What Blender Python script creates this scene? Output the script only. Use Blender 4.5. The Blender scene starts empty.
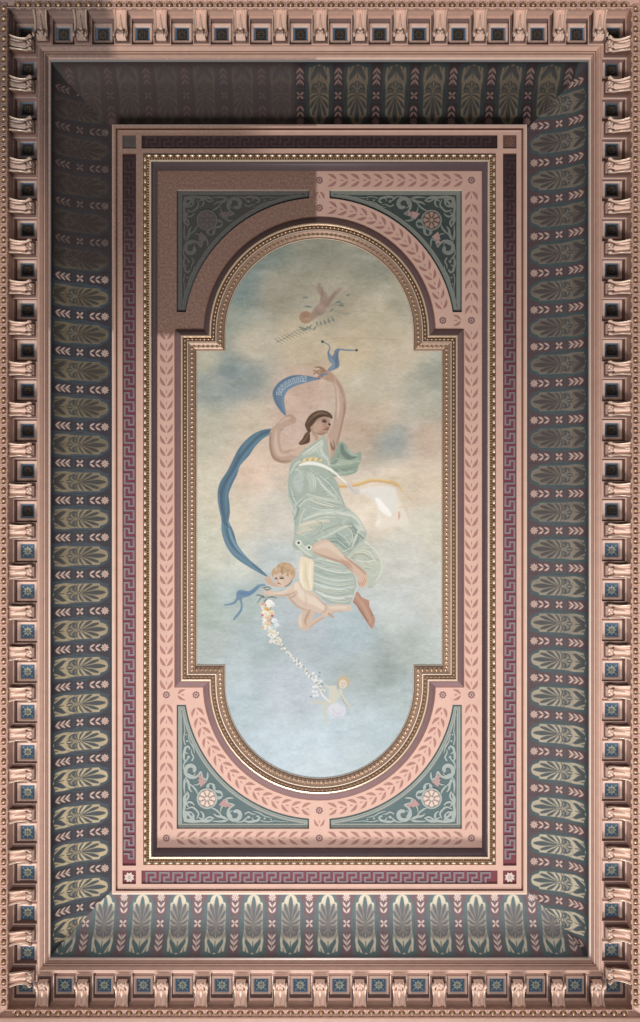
import bpy, bmesh, math, random
import numpy as np
from mathutils import Vector, Matrix
from mathutils.geometry import tessellate_polygon
random.seed(5); rng = np.random.default_rng(7)
PI = math.pi
COL = bpy.context.scene.collection
F = 700.0; CX, CY = 320.0, 511.0; CAMZ = 1.6

def W(px, py, d):
    """where a sight line of the survey meets depth d above the lens (metres)"""
    return Vector((-(px-CX)*d/F, (CY-py)*d/F, CAMZ+d))

# ---------------------------------------------------------------- materials
def lin(r, g, b):
    def f(c):
        c /= 255.0
        return c/12.92 if c <= 0.04045 else ((c+0.055)/1.055)**2.4
    return (f(r), f(g), f(b))

def material(name, col, rough=0.7, metal=0.0, mottle=0.12, scale=9.0, grime_dark=None, attr=None, spec=0.3, bump=0.0,
             gcol=(0.05, 0.036, 0.032), gamt=0.8, wear_falloff=None):
    m = bpy.data.materials.new(name); m.use_nodes = True
    nt = m.node_tree; N = nt.nodes; L = nt.links
    b = N['Principled BSDF']
    b.inputs['Roughness'].default_value = rough; b.inputs['Metallic'].default_value = metal
    b.inputs['Specular IOR Level'].default_value = spec
    geo = N.new('ShaderNodeNewGeometry')
    if attr:
        a = N.new('ShaderNodeAttribute'); a.attribute_name = attr; src = a.outputs['Color']
    else:
        r = N.new('ShaderNodeRGB'); r.outputs[0].default_value = (*col, 1); src = r.outputs[0]
    def noise(sc, det=4.0, rg=0.6):
        n = N.new('ShaderNodeTexNoise'); n.inputs['Scale'].default_value = sc
        n.inputs['Detail'].default_value = det; n.inputs['Roughness'].default_value = rg
        L.new(geo.outputs['Position'], n.inputs['Vector']); return n.outputs['Fac']
    def mth(op, x, y=None, clamp=False):
        n = N.new('ShaderNodeMath'); n.operation = op; n.use_clamp = clamp
        for i, v in enumerate((x, y)):
            if v is None: continue
            if isinstance(v, (int, float)): n.inputs[i].default_value = v
            else: L.new(v, n.inputs[i])
        return n.outputs[0]
    def mix(fac, x, y, typ='MIX'):
        n = N.new('ShaderNodeMix'); n.data_type = 'RGBA'; n.blend_type = typ
        for s, v in ((n.inputs[0], fac), (n.inputs[6], x), (n.inputs[7], y)):
            if isinstance(v, (int, float)): s.default_value = v
            elif isinstance(v, tuple): s.default_value = (*v, 1)
            else: L.new(v, s)
        return n.outputs[2]
    if mottle:
        f = mth('MULTIPLY', noise(scale), 2*mottle); f = mth('ADD', f, 1.0-mottle)
        cmb = N.new('ShaderNodeCombineColor')
        for i in range(3): L.new(f, cmb.inputs[i])
        src = mix(1.0, src, cmb.outputs[0], 'MULTIPLY')
    if wear_falloff:                                   # patchy rubbing, plus light falloff painted into the gilding along y: (ground colour, y where it starts, y where it ends)
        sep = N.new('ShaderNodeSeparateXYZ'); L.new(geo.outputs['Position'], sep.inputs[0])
        g = mth('MULTIPLY', mth('SUBTRACT', sep.outputs[1], wear_falloff[1]), 1.0/(wear_falloff[2]-wear_falloff[1]), True)
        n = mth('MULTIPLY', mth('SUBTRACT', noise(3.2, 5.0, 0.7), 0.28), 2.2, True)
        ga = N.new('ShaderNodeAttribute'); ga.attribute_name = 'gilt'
        src = mix(mth('MULTIPLY', mth('MULTIPLY', mth('ADD', mth('MULTIPLY', g, 0.75), mth('MULTIPLY', n, 0.4)), ga.outputs['Fac']), 0.84, True), src, wear_falloff[0])
    if grime_dark:                                  # the corner the restorers left uncleaned; on the key border, a darker far end
        sep = N.new('ShaderNodeSeparateXYZ'); L.new(geo.outputs['Position'], sep.inputs[0])
        gx = mth('MULTIPLY', mth('SUBTRACT', sep.outputs[0], grime_dark[0]), 1.0/grime_dark[2], True)
        gy = mth('MULTIPLY', mth('SUBTRACT', sep.outputs[1], grime_dark[1]), 1.0/grime_dark[3], True)
        n = mth('ADD', mth('MULTIPLY', mth('SUBTRACT', noise(42.0, 7.0, 0.85), 0.5), 1.7), 0.9, True)
        f = mth('MULTIPLY', mth('MULTIPLY', gx, gy), mth('MULTIPLY', n, gamt), True)
        src = mix(f, src, gcol)
    L.new(src, b.inputs['Base Color'])
    if bump:
        bp = N.new('ShaderNodeBump'); bp.inputs['Strength'].default_value = bump; bp.inputs['Distance'].default_value = 0.004
        L.new(noise(60.0, 5.0), bp.inputs['Height']); L.new(bp.outputs[0], b.inputs['Normal'])
    return m

GF = (0.02, 1.76, 0.03, 0.05)        # flat field: x, y, softness
GB = (0.45, 1.5, 0.35, 1.2)
GS = (-4.0, 0.9, 0.1, 2.4)       # darkens the key border toward its far end, full width
GC = (0.22, 2.30, 0.12, 0.25)
GK = (1.95, 2.6, 0.12, 1.2)
M = {}
def defmats():
    P = (0.62, 0.405, 0.332)
    M['pink'] = material('rose_plaster', P, 0.75, grime_dark=GF, gcol=(0.155, 0.088, 0.068), gamt=0.95, bump=0.25)
    M['pinkband'] = material('rose_plaster_band', P, 0.75, grime_dark=GB, gcol=(0.16, 0.10, 0.08), gamt=0.75, bump=0.15)
    M['pinkcor'] = material('rose_cornice_plaster', (0.63, 0.41, 0.33), 0.45, spec=0.45, grime_dark=GK, gcol=(0.17, 0.125, 0.115), gamt=0.85, bump=0.2, mottle=0.16, scale=14)
    M['groove'] = material('umber_line', (0.24, 0.12, 0.085), 0.8)
    M['hilite'] = material('painted_highlight', (0.74, 0.57, 0.48), 0.33, spec=0.7, grime_dark=GF, gcol=(0.3, 0.2, 0.17))  # lighter rose that paints in the highlights on edges and scrolls
    M['leafp'] = material('rose_leaf_paint', (0.37, 0.19, 0.165), 0.8, grime_dark=GF, gcol=(0.20, 0.12, 0.10), gamt=1.3, mottle=0.25, scale=30)
    M['buttonp'] = material('violet_button_paint', (0.22, 0.12, 0.13), 0.8, grime_dark=GF, gcol=(0.2, 0.12, 0.10), gamt=1.3)
    M['maroon'] = material('maroon_paint', (0.17, 0.04, 0.055), 0.7, grime_dark=GS, gcol=(0.035, 0.018, 0.02), gamt=1.1, mottle=0.25, scale=20)
    M['key'] = material('grey_key_paint', (0.21, 0.185, 0.205), 0.75, grime_dark=GS, gcol=(0.05, 0.03, 0.033), gamt=1.15, mottle=0.3, scale=12)
    M['purple'] = material('aubergine_cavetto', (0.105, 0.072, 0.082), 0.5, bump=0.1, grime_dark=GF, gcol=(0.09, 0.07, 0.07))
    M['lilac'] = material('lilac_cavetto', (0.24, 0.15, 0.16), 0.6, grime_dark=GF, gcol=(0.06, 0.045, 0.04))
    M['gold'] = material('old_gilding', (0.50, 0.33, 0.20), 0.34, metal=0.55, mottle=0.3, scale=26, bump=0.3, spec=0.6)
    M['goldpale'] = material('pale_gilding', (0.80, 0.66, 0.52), 0.28, metal=0.3, mottle=0.2, scale=20, spec=0.7)
    M['golddark'] = material('tarnished_gilding', (0.17, 0.095, 0.062), 0.45, metal=0.35, mottle=0.3, scale=30)
    M['teal'] = material('slate_teal_paint', (0.10, 0.145, 0.15), 0.8, grime_dark=GF, gcol=(0.075, 0.08, 0.08), gamt=0.9, bump=0.2)
    M['tealup'] = material('sooty_teal_paint', (0.048, 0.064, 0.062), 0.8, grime_dark=GF, gcol=(0.06, 0.055, 0.052), gamt=0.9, mottle=0.25, scale=20)
    M['scrollup'] = material('dulled_scroll_paint', (0.215, 0.235, 0.21), 0.8, grime_dark=GF, gcol=(0.10, 0.095, 0.088), gamt=0.95, mottle=0.25, scale=25)
    M['tealdk'] = material('dark_teal_line', (0.055, 0.085, 0.088), 0.8, grime_dark=GF, gcol=(0.05, 0.05, 0.05))
    M['scroll'] = material('pale_scroll_paint', (0.34, 0.385, 0.37), 0.8, grime_dark=GF, gcol=(0.085, 0.085, 0.085), gamt=1.3, mottle=0.2, scale=25)
    M['sprig'] = material('sage_border_paint', (0.30, 0.335, 0.31), 0.8, grime_dark=GF, gcol=(0.1, 0.1, 0.1), gamt=1.2)
    M['greyline'] = material('grey_border_line', (0.21, 0.22, 0.20), 0.8, grime_dark=GF, gcol=(0.1, 0.1, 0.1), gamt=1.2)
    M['bell'] = material('pink_bellflower_paint', (0.42, 0.26, 0.25), 0.8, grime_dark=GF, gcol=(0.12, 0.10, 0.10), gamt=1.2)
    M['rosepale'] = material('cream_rose_paint', (0.62, 0.52, 0.46), 0.7, grime_dark=GF, gcol=(0.12, 0.11, 0.10), gamt=1.1)
    M['rosetan'] = material('tan_rose_paint', (0.34, 0.25, 0.21), 0.7, grime_dark=GF, gcol=(0.11, 0.09, 0.09), gamt=1.2)
    M['rosebrown'] = material('brown_rose_ground', (0.15, 0.08, 0.065), 0.7, grime_dark=GF, gcol=(0.09, 0.08, 0.08), gamt=1.2)
    M['blue'] = material('coffer_blue', (0.085, 0.165, 0.265), 0.6, mottle=0.3, scale=30)
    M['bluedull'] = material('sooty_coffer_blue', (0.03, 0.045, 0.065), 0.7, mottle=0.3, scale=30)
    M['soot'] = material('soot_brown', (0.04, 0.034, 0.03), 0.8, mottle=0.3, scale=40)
    M['sage'] = material('sage_rosette', (0.50, 0.55, 0.46), 0.6, mottle=0.2, scale=40)
    M['sootros'] = material('sooty_rosette', (0.075, 0.062, 0.045), 0.7)
    M['cove'] = material('cove_mauve', (0.105, 0.078, 0.085), 0.75, grime_dark=GC, gcol=(0.05, 0.036, 0.036))
    M['coveL'] = material('cove_slate_shade', (0.05, 0.052, 0.057), 0.75, grime_dark=GC, gcol=(0.04, 0.03, 0.03))  # darker slate copy of the cove mauve, its shade put into the colour
    M['tile'] = material('cove_stencil', (0, 0, 0), 0.7, attr='paint', grime_dark=GC, gcol=(0.06, 0.042, 0.042), gamt=0.75, mottle=0.22, scale=22, wear_falloff=((0.078, 0.060, 0.056), -3.4, 0.2))
    M['tileL'] = material('cove_stencil_slate_shade', (0, 0, 0), 0.7, attr='paint', grime_dark=GC, gcol=(0.042, 0.030, 0.031), gamt=0.88, mottle=0.22, scale=22, wear_falloff=((0.06, 0.048, 0.036), -2.8, 1.2))  # left-side stencil, shade carried in its colours
    M['tileT'] = material('cove_stencil_far', (0, 0, 0), 0.7, attr='paint', grime_dark=(0.2, 1.9, 0.1, 1.3), gcol=(0.055, 0.038, 0.038), gamt=0.85, mottle=0.25, scale=22, wear_falloff=((0.045, 0.038, 0.036), 1.5, 5.5))
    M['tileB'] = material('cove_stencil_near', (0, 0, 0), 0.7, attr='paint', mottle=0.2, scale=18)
    M['mauve'] = material('mauve_recess_shade', (0.24, 0.155, 0.145), 0.75)  # darker rose painting shade on recess walls, rib sides and cap plates
    M['goldmid'] = material('worn_gilding', (0.31, 0.205, 0.15), 0.38, metal=0.25, mottle=0.3, scale=30)
    M['pinkbr'] = material('rose_bracket_plaster', (0.86, 0.62, 0.51), 0.4, spec=0.45, grime_dark=GK, gcol=(0.2, 0.15, 0.135), gamt=0.8, bump=0.15)
    M['shade'] = material('undercut_shade', (0.16, 0.085, 0.065), 0.8)  # dark tone painting the shade in bracket gaps and behind the eggs
    M['paint'] = material('oil_paint', (0, 0, 0), 0.62, attr='paint', mottle=0.05, scale=5, spec=0.25, bump=0.25)

# ---------------------------------------------------------------- mesh builder
class MB:
    def __init__(s): s.lift = 0.0; s.v = []; s.f = []; s.mi = []; s.mats = []; s.sm = []
    def m(s, name):
        if name not in s.mats: s.mats.append(name)
        return s.mats.index(name)
    def add(s, vs, fs, mat, smooth=False):
        o = len(s.v); s.v += [tuple(v) for v in vs]; k = s.m(mat)
        for f in fs: s.f.append([o+i for i in f]); s.mi.append(k); s.sm.append(smooth)
    def build(s, name, parent=None, org=None, merge=False, norm=True):
        me = bpy.data.meshes.new(name)
        v = s.v
        if org is not None: v = [(a[0]-org[0], a[1]-org[1], a[2]-org[2]) for a in v]
        me.from_pydata(v, [], s.f)
        for n in s.mats: me.materials.append(M[n])
        me.polygons.foreach_set('material_index', s.mi)
        me.polygons.foreach_set('use_smooth', s.sm)
        if norm:
            bm = bmesh.new(); bm.from_mesh(me)
            if merge: bmesh.ops.remove_doubles(bm, verts=bm.verts, dist=1e-5)
            bmesh.ops.recalc_face_normals(bm, faces=bm.faces); bm.to_mesh(me); bm.free()
        me.update()
        o = bpy.data.objects.new(name, me); COL.objects.link(o)
        if parent is not None: o.parent = parent
        if org is not None and parent is None: o.location = org
        return o
    # --- shapes
    def box(s, c, h, mat):
        x, y, z = c; a, b, d = h
        vs = [(x+i*a, y+j*b, z+k*d) for i in (-1, 1) for j in (-1, 1) for k in (-1, 1)]
        s.add(vs, [(0,1,3,2),(4,6,7,5),(0,4,5,1),(2,3,7,6),(0,2,6,4),(1,5,7,3)], mat)
    def ellip(s, c, r, mat, nu=10, nv=6, rot=None):
        vs = []; fs = []
        for j in range(nv+1):
            ph = PI*j/nv
            for i in range(nu):
                th = 2*PI*i/nu
                p = Vector((r[0]*math.sin(ph)*math.cos(th), r[1]*math.sin(ph)*math.sin(th), r[2]*math.cos(ph)))
                if rot is not None: p = rot @ p
                vs.append(p+Vector(c))
        for j in range(nv):
            for i in range(nu):
                i2 = (i+1) % nu
                fs.append((j*nu+i, j*nu+i2, (j+1)*nu+i2, (j+1)*nu+i))
        s.add(vs, fs, mat, True)
    def tube(s, pts, rads, mat, n=6, cap=True):
        pts = [Vector(p) for p in pts]; vs = []; fs = []
        for i, p in enumerate(pts):
            t = (pts[min(i+1, len(pts)-1)]-pts[max(i-1, 0)]).normalized()
            a = t.cross(Vector((0, 0, 1)))
            if a.length < 1e-3: a = t.cross(Vector((1, 0, 0)))
            a.normalize(); b = t.cross(a)
            for k in range(n):
                th = 2*PI*k/n; vs.append(p+(a*math.cos(th)+b*math.sin(th))*rads[i])
        for i in range(len(pts)-1):
            for k in range(n):
                k2 = (k+1) % n; fs.append((i*n+k, i*n+k2, (i+1)*n+k2, (i+1)*n+k))
        if cap: fs += [tuple(range(n)), tuple(range((len(pts)-1)*n, len(pts)*n))]
        s.add(vs, fs, mat, True)
    # --- flat shapes given as 2-D points and a map fn(x, y) -> 3-D
    def up(s, fn):
        s.lift += 2.0e-5; h = s.lift
        def g(x, y):
            v = fn(x, y); return Vector((v[0], v[1], v[2]-h))
        return g
    def flake(s, pts, fn, mat):
        fn = s.up(fn); s.add([fn(*p) for p in pts], [tuple(range(len(pts)))], mat)
    def tess(s, loops, fn, mat):
        vv = [[Vector((x, y, 0)) for x, y in l] for l in loops]
        tris = tessellate_polygon(vv); flat = [p for l in loops for p in l]
        s.add([fn(*p) for p in flat], [tuple(t) for t in tris], mat)
    def ribbon(s, pts, ws, fn, mat, closed=False):
        fn = s.up(fn); n = len(pts); vs = []
        for i, p in enumerate(pts):
            a = pts[(i-1) % n] if closed or i > 0 else p
            b = pts[(i+1) % n] if closed or i < n-1 else p
            tx, ty = b[0]-a[0], b[1]-a[1]; l = math.hypot(tx, ty) or 1
            w = (ws[i] if isinstance(ws, (list, tuple)) else ws)/2
            vs += [fn(p[0]-ty/l*w, p[1]+tx/l*w), fn(p[0]+ty/l*w, p[1]-tx/l*w)]
        fs = [(2*i, 2*i+1, 2*i+3, 2*i+2) for i in range(n-1)]
        if closed: fs.append((2*n-2, 2*n-1, 1, 0))
        s.add(vs, fs, mat)
    def leaf(s, p, q, w, fn, mat, bend=0.0):
        dx, dy = q[0]-p[0], q[1]-p[1]; nx, ny = -dy, dx; l = math.hypot(dx, dy) or 1; nx /= l; ny /= l
        up = []; dn = []
        for t in (0.15, 0.35, 0.6, 0.85):
            h = w/2*math.sin(PI*t**0.85); c = bend*math.sin(PI*t)
            x, y = p[0]+dx*t+nx*c, p[1]+dy*t+ny*c
            up.append((x+nx*h, y+ny*h)); dn.append((x-nx*h, y-ny*h))
        s.flake([p]+up+[q]+dn[::-1], fn, mat)
    def disc(s, c, r, fn, mat, n=12): s.flake([(c[0]+r*math.cos(2*PI*i/n), c[1]+r*math.sin(2*PI*i/n)) for i in range(n)], fn, mat)

def catmull(pts, sub=4, closed=False):
    n = len(pts); out = []
    for i in range(n if closed else n-1):
        if closed: p0, p1, p2, p3 = pts[i-1], pts[i], pts[(i+1) % n], pts[(i+2) % n]
        else: p0, p1, p2, p3 = pts[max(i-1, 0)], pts[i], pts[i+1], pts[min(i+2, n-1)]
        for k in range(sub):
            t = k/sub; t2 = t*t; t3 = t2*t
            out.append(tuple(0.5*(2*p1[j]+(p2[j]-p0[j])*t+(2*p0[j]-5*p1[j]+4*p2[j]-p3[j])*t2+(3*p1[j]-p0[j]-3*p2[j]+p3[j])*t3) for j in range(len(p1))))
    if not closed: out.append(tuple(pts[-1]))
    return out

def at(d): return lambda x, y: W(x, y, d)
def thing(name, label, cat, loc=(0, 0, 0), rz=0.0, group=None):
    o = bpy.data.objects.new(name, None); COL.objects.link(o)
    o.location = loc; o.rotation_euler = (0, 0, rz); o.empty_display_size = 0.1
    o['label'] = label; o['category'] = cat
    if group: o['group'] = group
    return o
def dup(root, name, label, loc, rz, group=None, scale=None):
    r = root.copy(); COL.objects.link(r); r.location = loc; r.rotation_euler = (0, 0, rz); r['label'] = label
    if group: r['group'] = group
    if scale: r.scale = scale
    for ch in list(root.children):
        c = ch.copy(); COL.objects.link(c); c.parent = r
        for g in list(ch.children):
            e = g.copy(); COL.objects.link(e); e.parent = c
    return r
def struct(mb, name, **k):
    o = mb.build(name, **k); o['kind'] = 'structure'; return o
ONES = 'zeroth first second third fourth fifth sixth seventh eighth ninth tenth eleventh twelfth thirteenth fourteenth fifteenth sixteenth seventeenth eighteenth nineteenth'.split()
def ordw(n):
    if n < 20: return ONES[n]
    return 'twentieth' if n == 20 else 'twenty-'+ONES[n-20]
def from_end(k, n, a, b):
    """which-one phrase counted from the nearer end"""
    return f'{ordw(k+1)} from the {a}' if k < (n+1)//2 else f'{ordw(n-k)} from the {b}'
def rect(l, t, r, b): return [(l, t), (r, t), (r, b), (l, b)]
def ringsweep(mb, prof, mats, smooth=False):
    """prof: list of ((l,t,r,b), depth); mats: one per gap"""
    loops = [[W(x, y, d) for x, y in rect(*q)] for q, d in prof]
    for i in range(len(prof)-1):
        vs = loops[i]+loops[i+1]
        mb.add(vs, [(k, (k+1) % 4, 4+(k+1) % 4, 4+k) for k in range(4)], mats[i] if isinstance(mats, (list, tuple)) else mats, smooth)
def lerp4(a, b, t): return tuple(x+(y-x)*t for x, y in zip(a, b))
ILL_Y = [240, 330, 430, 575, 650, 780]; ILL_L = [0.62, 0.79, 0.96, 1.24, 1.38, 1.47]; KEYP = 13000; UPP = 1750; WORLD = 0.17
defmats()
# ================================================================ measured levels (pixels of the survey, left/top/right/bottom)
FR = (112, 124.5, 527, 894.5); MO = (122.5, 135, 516.5, 884); MI = (136, 148.5, 503, 870.5)
GO = (143, 153.7, 496, 865.2); GI = (151.5, 161.7, 487.5, 856.5); FI = (157, 171, 482, 848)
D_BAND, D_FIELD, D_SPAN, D_CAN = 6.97, 7.09, 7.125, 7.065
AX = 319.3; AYT, AYB = 333.0, 684.0; AR = 94.0; NX = 28.4; NYT, NYB = 351.3, 665.0

def outline(o):
    """outline of the painting grown by o pixels"""
    r = AR+o; hw = AR+NX+o; pts = []
    a0 = 0.0; n = 40
    for i in range(n+1):
        a = PI-PI*i/n; pts.append((AX+r*math.cos(a), AYT-r*math.sin(a)))
    pts += [(AX+r, NYT-o), (AX+hw, NYT-o), (AX+hw, NYB+o), (AX+r, NYB+o)]
    for i in range(n+1):
        a = -PI*i/n; pts.append((AX+r*math.cos(a), AYB-r*math.sin(a)))
    pts += [(AX-r, NYB+o), (AX-hw, NYB+o), (AX-hw, NYT-o), (AX-r, NYT-o)]
    return pts
SR = 135.0
def spandrel(q, o=0.0):
    """q = (sx, sy): which corner; o grows (+) or shrinks (-) it"""
    sx, sy = q
    cy = AYT if sy < 0 else AYB
    cyo = 189.5 if sy < 0 else 829.0
    ex = (AX+142.7*sx)+sx*o; ey = cyo+sy*o
    xt = AX+(10.2-o)*sx; yt = cy+sy*(20.8-o)
    r = SR-o
    a0 = math.atan2(math.sqrt(max(r*r-(xt-AX)**2, 0)), abs(xt-AX)); a1 = math.asin(min(1, abs(yt-cy)/r))
    arc = [(AX+sx*r*math.cos(a0+(a1-a0)*i/24), cy+sy*r*math.sin(a0+(a1-a0)*i/24)) for i in range(25)]
    return [(xt, ey)]+arc+[(ex, yt), (ex, ey)]
QUADS = [(-1, -1, 'upper left'), (1, -1, 'upper right'), (-1, 1, 'lower left'), (1, 1, 'lower right')]

# ---------------------------------------------------------------- ceiling field
mb = MB()
loops = [rect(*FI), outline(21.0)]+[spandrel((a, b)) for a, b, _ in QUADS]
mb.tess(loops, at(D_FIELD), 'pink')
for a, b, _ in QUADS:
    sp = spandrel((a, b)); n = len(sp)
    # rim of the sunk spandrel: walls
    vs = [W(x, y, D_FIELD) for x, y in sp]; vs2 = [Vector((v.x, v.y, CAMZ+D_SPAN+0.004)) for v in vs]
    for i in range(n):
        j = (i+1) % n
        mb.add([vs[i], vs[j], vs2[j], vs2[i]], [(0, 1, 2, 3)], 'hilite' if i >= n-3 or i == n-1 or i == 0 else 'tealdk')
ringsweep(mb, [(lerp4(FI, GI, -0.02), D_FIELD), (lerp4(FI, GI, 0.09), D_FIELD-0.012)], 'groove')
ceiling = struct(mb, 'ceiling')
LEAFSGN = -1
# painted laurel garlands and buttons, parts of the ceiling
EPS = 0.0025
def dirty(px, py): return px < 317 and py < 331
def button(px, py):
    if dirty(px, py): return
    b = MB(); f = at(D_FIELD-EPS)
    for k in range(8):
        a = 2*PI*k/8+0.2
        b.disc((px+2.7*math.cos(a), py+2.7*math.sin(a)), 1.05, f, 'buttonp', 7)
    b.disc((px, py), 1.1, f, 'buttonp', 8)
    return b.build('painted_button', ceiling)
def vleaf(b, p, dr, sc=1.0):
    """a pair of laurel leaves whose apex points along dr"""
    f = at(D_FIELD-EPS); nx, ny = -dr[1], dr[0]
    for s in (-1, 1):
        st = (p[0]+dr[0]*4.6*sc+nx*s*0.7, p[1]+dr[1]*4.6*sc+ny*s*0.7)
        en = (p[0]-dr[0]*4.6*sc+nx*s*6.3*sc, p[1]-dr[1]*4.6*sc+ny*s*6.3*sc)
        b.leaf(st, en, 3.0*sc, f, 'leafp', bend=1.0*s*LEAFSGN)
    b.leaf((p[0]-dr[0]*3.4*sc, p[1]-dr[1]*3.4*sc), (p[0]+dr[0]*0.6, p[1]+dr[1]*0.6), 0.9, f, 'leafp')
def garland(pts, dirs, sc=1.0):
    b = MB()
    for p, d in zip(pts, dirs):
        if not dirty(*p): vleaf(b, p, d, sc)
    if not b.v: return
    return b.build('painted_laurel_garland', ceiling)
def line_g(p, q, n, d):
    pts = [(p[0]+(q[0]-p[0])*i/(n-1), p[1]+(q[1]-p[1])*i/(n-1)) for i in range(n)]
    return garland(pts, [d]*n)
LX, RX, TY, BY = 166.3, 471.5, 180.3, 838.2
for X in (LX, RX):
    line_g((X, 335), (X, 685), 31, (0, 1))
    line_g((X, 196), (X, 310), 10, (0, -1))
    line_g((X, 709), (X, 826), 11, (0, -1))
for Y in (TY, BY):
    line_g((305, Y), (181, Y), 12, (-1, 0)); line_g((332, Y), (458, Y), 12, (1, 0))
for X in (LX, RX):
    for Y in (TY, BY, 320.5, 695.0): button(X, Y)
for X in (196.0, 442.8):
    for Y in (320.5, 695.0): button(X, Y)
for Y in (TY, BY, 208.0, 810.5): button(AX, Y)
garland([(AX, 195.5)], [(0, -1)], 0.8); garland([(AX, 823)], [(0, 1)], 0.8)
for X, s in ((181.5, -1), (457, 1)):
    for Y in (320.5, 695.0): garland([(X, Y)], [(s, 0)], 0.85)
for sx, sy, _ in QUADS:
    cy = AYT if sy < 0 else AYB; pts = []; ds = []; r = 125.6; n = 16
    for i in range(n):
        a = math.radians(84-(84-13)*i/(n-1))
        pts.append((AX+sx*r*math.cos(a), cy+sy*r*math.sin(a))); ds.append((sx*math.sin(a), -sy*math.cos(a)))
    garland(pts, ds, 0.97)

# ---------------------------------------------------------------- spandrel panels
def spiral(c, r0, r1, a0, a1, n=18):
    return [(c[0]+(r0+(r1-r0)*i/n)*math.cos(a0+(a1-a0)*i/n), c[1]+(r0+(r1-r0)*i/n)*math.sin(a0+(a1-a0)*i/n)) for i in range(n+1)]
def taper(n, a, b, c=None):
    c = a if c is None else c
    return [a+(b-a)*math.sin(PI*i/(n-1)) + (c-a)*i/(n-1) for i in range(n)]
for sx, sy, nm in QUADS:
    ox = AX+142.7*sx; oy = 189.5 if sy < 0 else 829.0
    lab = {'upper left': 'soot-darkened spandrel panel in the upper left corner of the rose field',
           'upper right': 'dark teal scrollwork spandrel with tan rosette, upper right of the painting',
           'lower left': 'pale teal scrollwork spandrel with cream rosette, lower left of the painting',
           'lower right': 'pale teal scrollwork spandrel with cream rosette, lower right of the painting'}[nm]
    base = W(ox, oy, D_SPAN)
    T = thing('spandrel_panel', lab, 'ceiling panel', base)
    def bld(b, name, par=None):
        o = b.build(name, org=base, parent=par or T); return o
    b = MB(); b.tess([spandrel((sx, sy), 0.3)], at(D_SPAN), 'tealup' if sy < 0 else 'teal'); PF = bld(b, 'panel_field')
    b = MB()
    def band(o0, o1, mat, dz):
        A = spandrel((sx, sy), o0); B = spandrel((sx, sy), o1); f = at(D_SPAN-dz)
        vs = [f(*p) for p in A]+[f(*p) for p in B]; n = len(A)
        b.add(vs, [(i, (i+1) % n, n+(i+1) % n, n+i) for i in range(n)], mat)
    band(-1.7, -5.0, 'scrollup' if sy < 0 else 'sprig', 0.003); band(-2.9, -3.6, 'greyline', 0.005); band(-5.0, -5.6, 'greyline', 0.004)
    band(0.2, -1.7, 'tealdk', 0.002)
    bld(b, 'panel_border')
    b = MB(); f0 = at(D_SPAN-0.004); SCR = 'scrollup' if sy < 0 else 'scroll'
    # local frame: x right along arm, y along other arm, from the outer corner
    for sw in (0, 1):
        def f(x, y, sw=sw):
            if sw: x, y = y, x
            return f0(ox-sx*x, oy-sy*y)
        def rb(pts, a, bw, c=None, sub=3):
            p = catmull(pts, sub); b.ribbon(p, taper(len(p), a, bw, c), f, SCR)
        # corner acanthus
        rb([(7.5, 7.5), (10, 9), (14, 9), (17, 13), (15, 17)], 1.0, 3.4, 0.6)
        rb([(9, 8), (16, 7.2), (24, 8), (31, 7.4), (36, 9.5)], 1.6, 3.0, 0.8)
        rb([(24, 8), (27, 12), (26, 16), (23, 18)], 1.0, 2.4, 0.4)
        rb([(36, 8), (44, 7.6), (50, 9), (46, 12), (40, 13), (37, 15.5)], 0.8, 2.8, 0.8)
        rb([(46, 12), (42, 17), (38, 20), (35, 21)], 0.8, 2.0, 0.6)
        # large volute
        b.ribbon(spiral((59, 15), 9.0, 2.2, PI*0.55, PI*2.75, 22), taper(23, 1.6, 3.4, 3.0), f, SCR)
        rb([(58, 24), (50, 26), (45, 22), (44, 17)], 1.8, 2.4, 0.6)
        rb([(66, 9), (72, 7.2), (80, 8.5), (84, 12)], 0.8, 2.6, 0.6)
        rb([(68, 15), (72, 17), (76, 15), (80, 15)], 1.4, 2.0, 0.4)
        b.ribbon(spiral((80, 11.5), 4.6, 1.2, PI*1.0, PI*2.6, 12), taper(13, 1.0, 1.8, 1.4), f, SCR)
        rb([(84, 8.5), (91, 7.2), (98, 8.2), (104, 7.6), (112, 7.2)], 1.2, 1.3, 0.4)
        b.disc((88, 10.6), 1.1, f, SCR, 7); b.disc((94.5, 9.6), 0.9, f, SCR, 7)
        rb([(12, 22), (9, 27), (8.5, 33), (11, 37)], 0.8, 2.6, 0.6)
        rb([(20, 10), (22, 15), (20, 19), (17, 20)], 0.8, 2.0, 0.5)
        rb([(27, 9), (33, 12), (38, 10.5)], 0.8, 2.2, 0.5)
        rb([(51, 9), (55, 12), (53, 16), (56, 19)], 0.7, 1.8, 0.5)
        rb([(60, 6.8), (66, 7.6), (70, 11), (74, 12)], 0.8, 1.7, 0.5)
        rb([(76, 18), (82, 16.5), (88, 13), (95, 11.5)], 0.5, 1.3, 0.4)
        rb([(57, 31), (52, 31), (47, 29)], 0.6, 2.0, 0.4)
        # leaf cluster toward the arc
        rb([(38, 34), (42, 31), (46, 33), (50, 36)][:3], 1.0, 3.6, 0.5)
        rb([(33, 46), (37, 44), (38, 39), (42, 36)], 0.8, 2.8, 0.6)
        for q in ((17, 9.5), (12.5, 14), (50, 28), (72, 12)): b.disc(q, 1.5, f, SCR, 8)
        # bell flower
        def fb(x, y): return f(x, y)
        b.flake([(42, 24), (50, 21.5), (50.5, 26.5), (47, 30)], fb, 'bell')
        b.flake([(49.5, 23.5), (54, 21), (53.5, 27)], fb, 'bell')
    bld(b, 'painted_scrollwork', PF)
    # rosette, in low relief
    b = MB(); c = (ox-sx*30.5, oy-sy*30.5)
    fg = at(D_SPAN-0.006); fr = at(D_SPAN-0.010)
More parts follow.
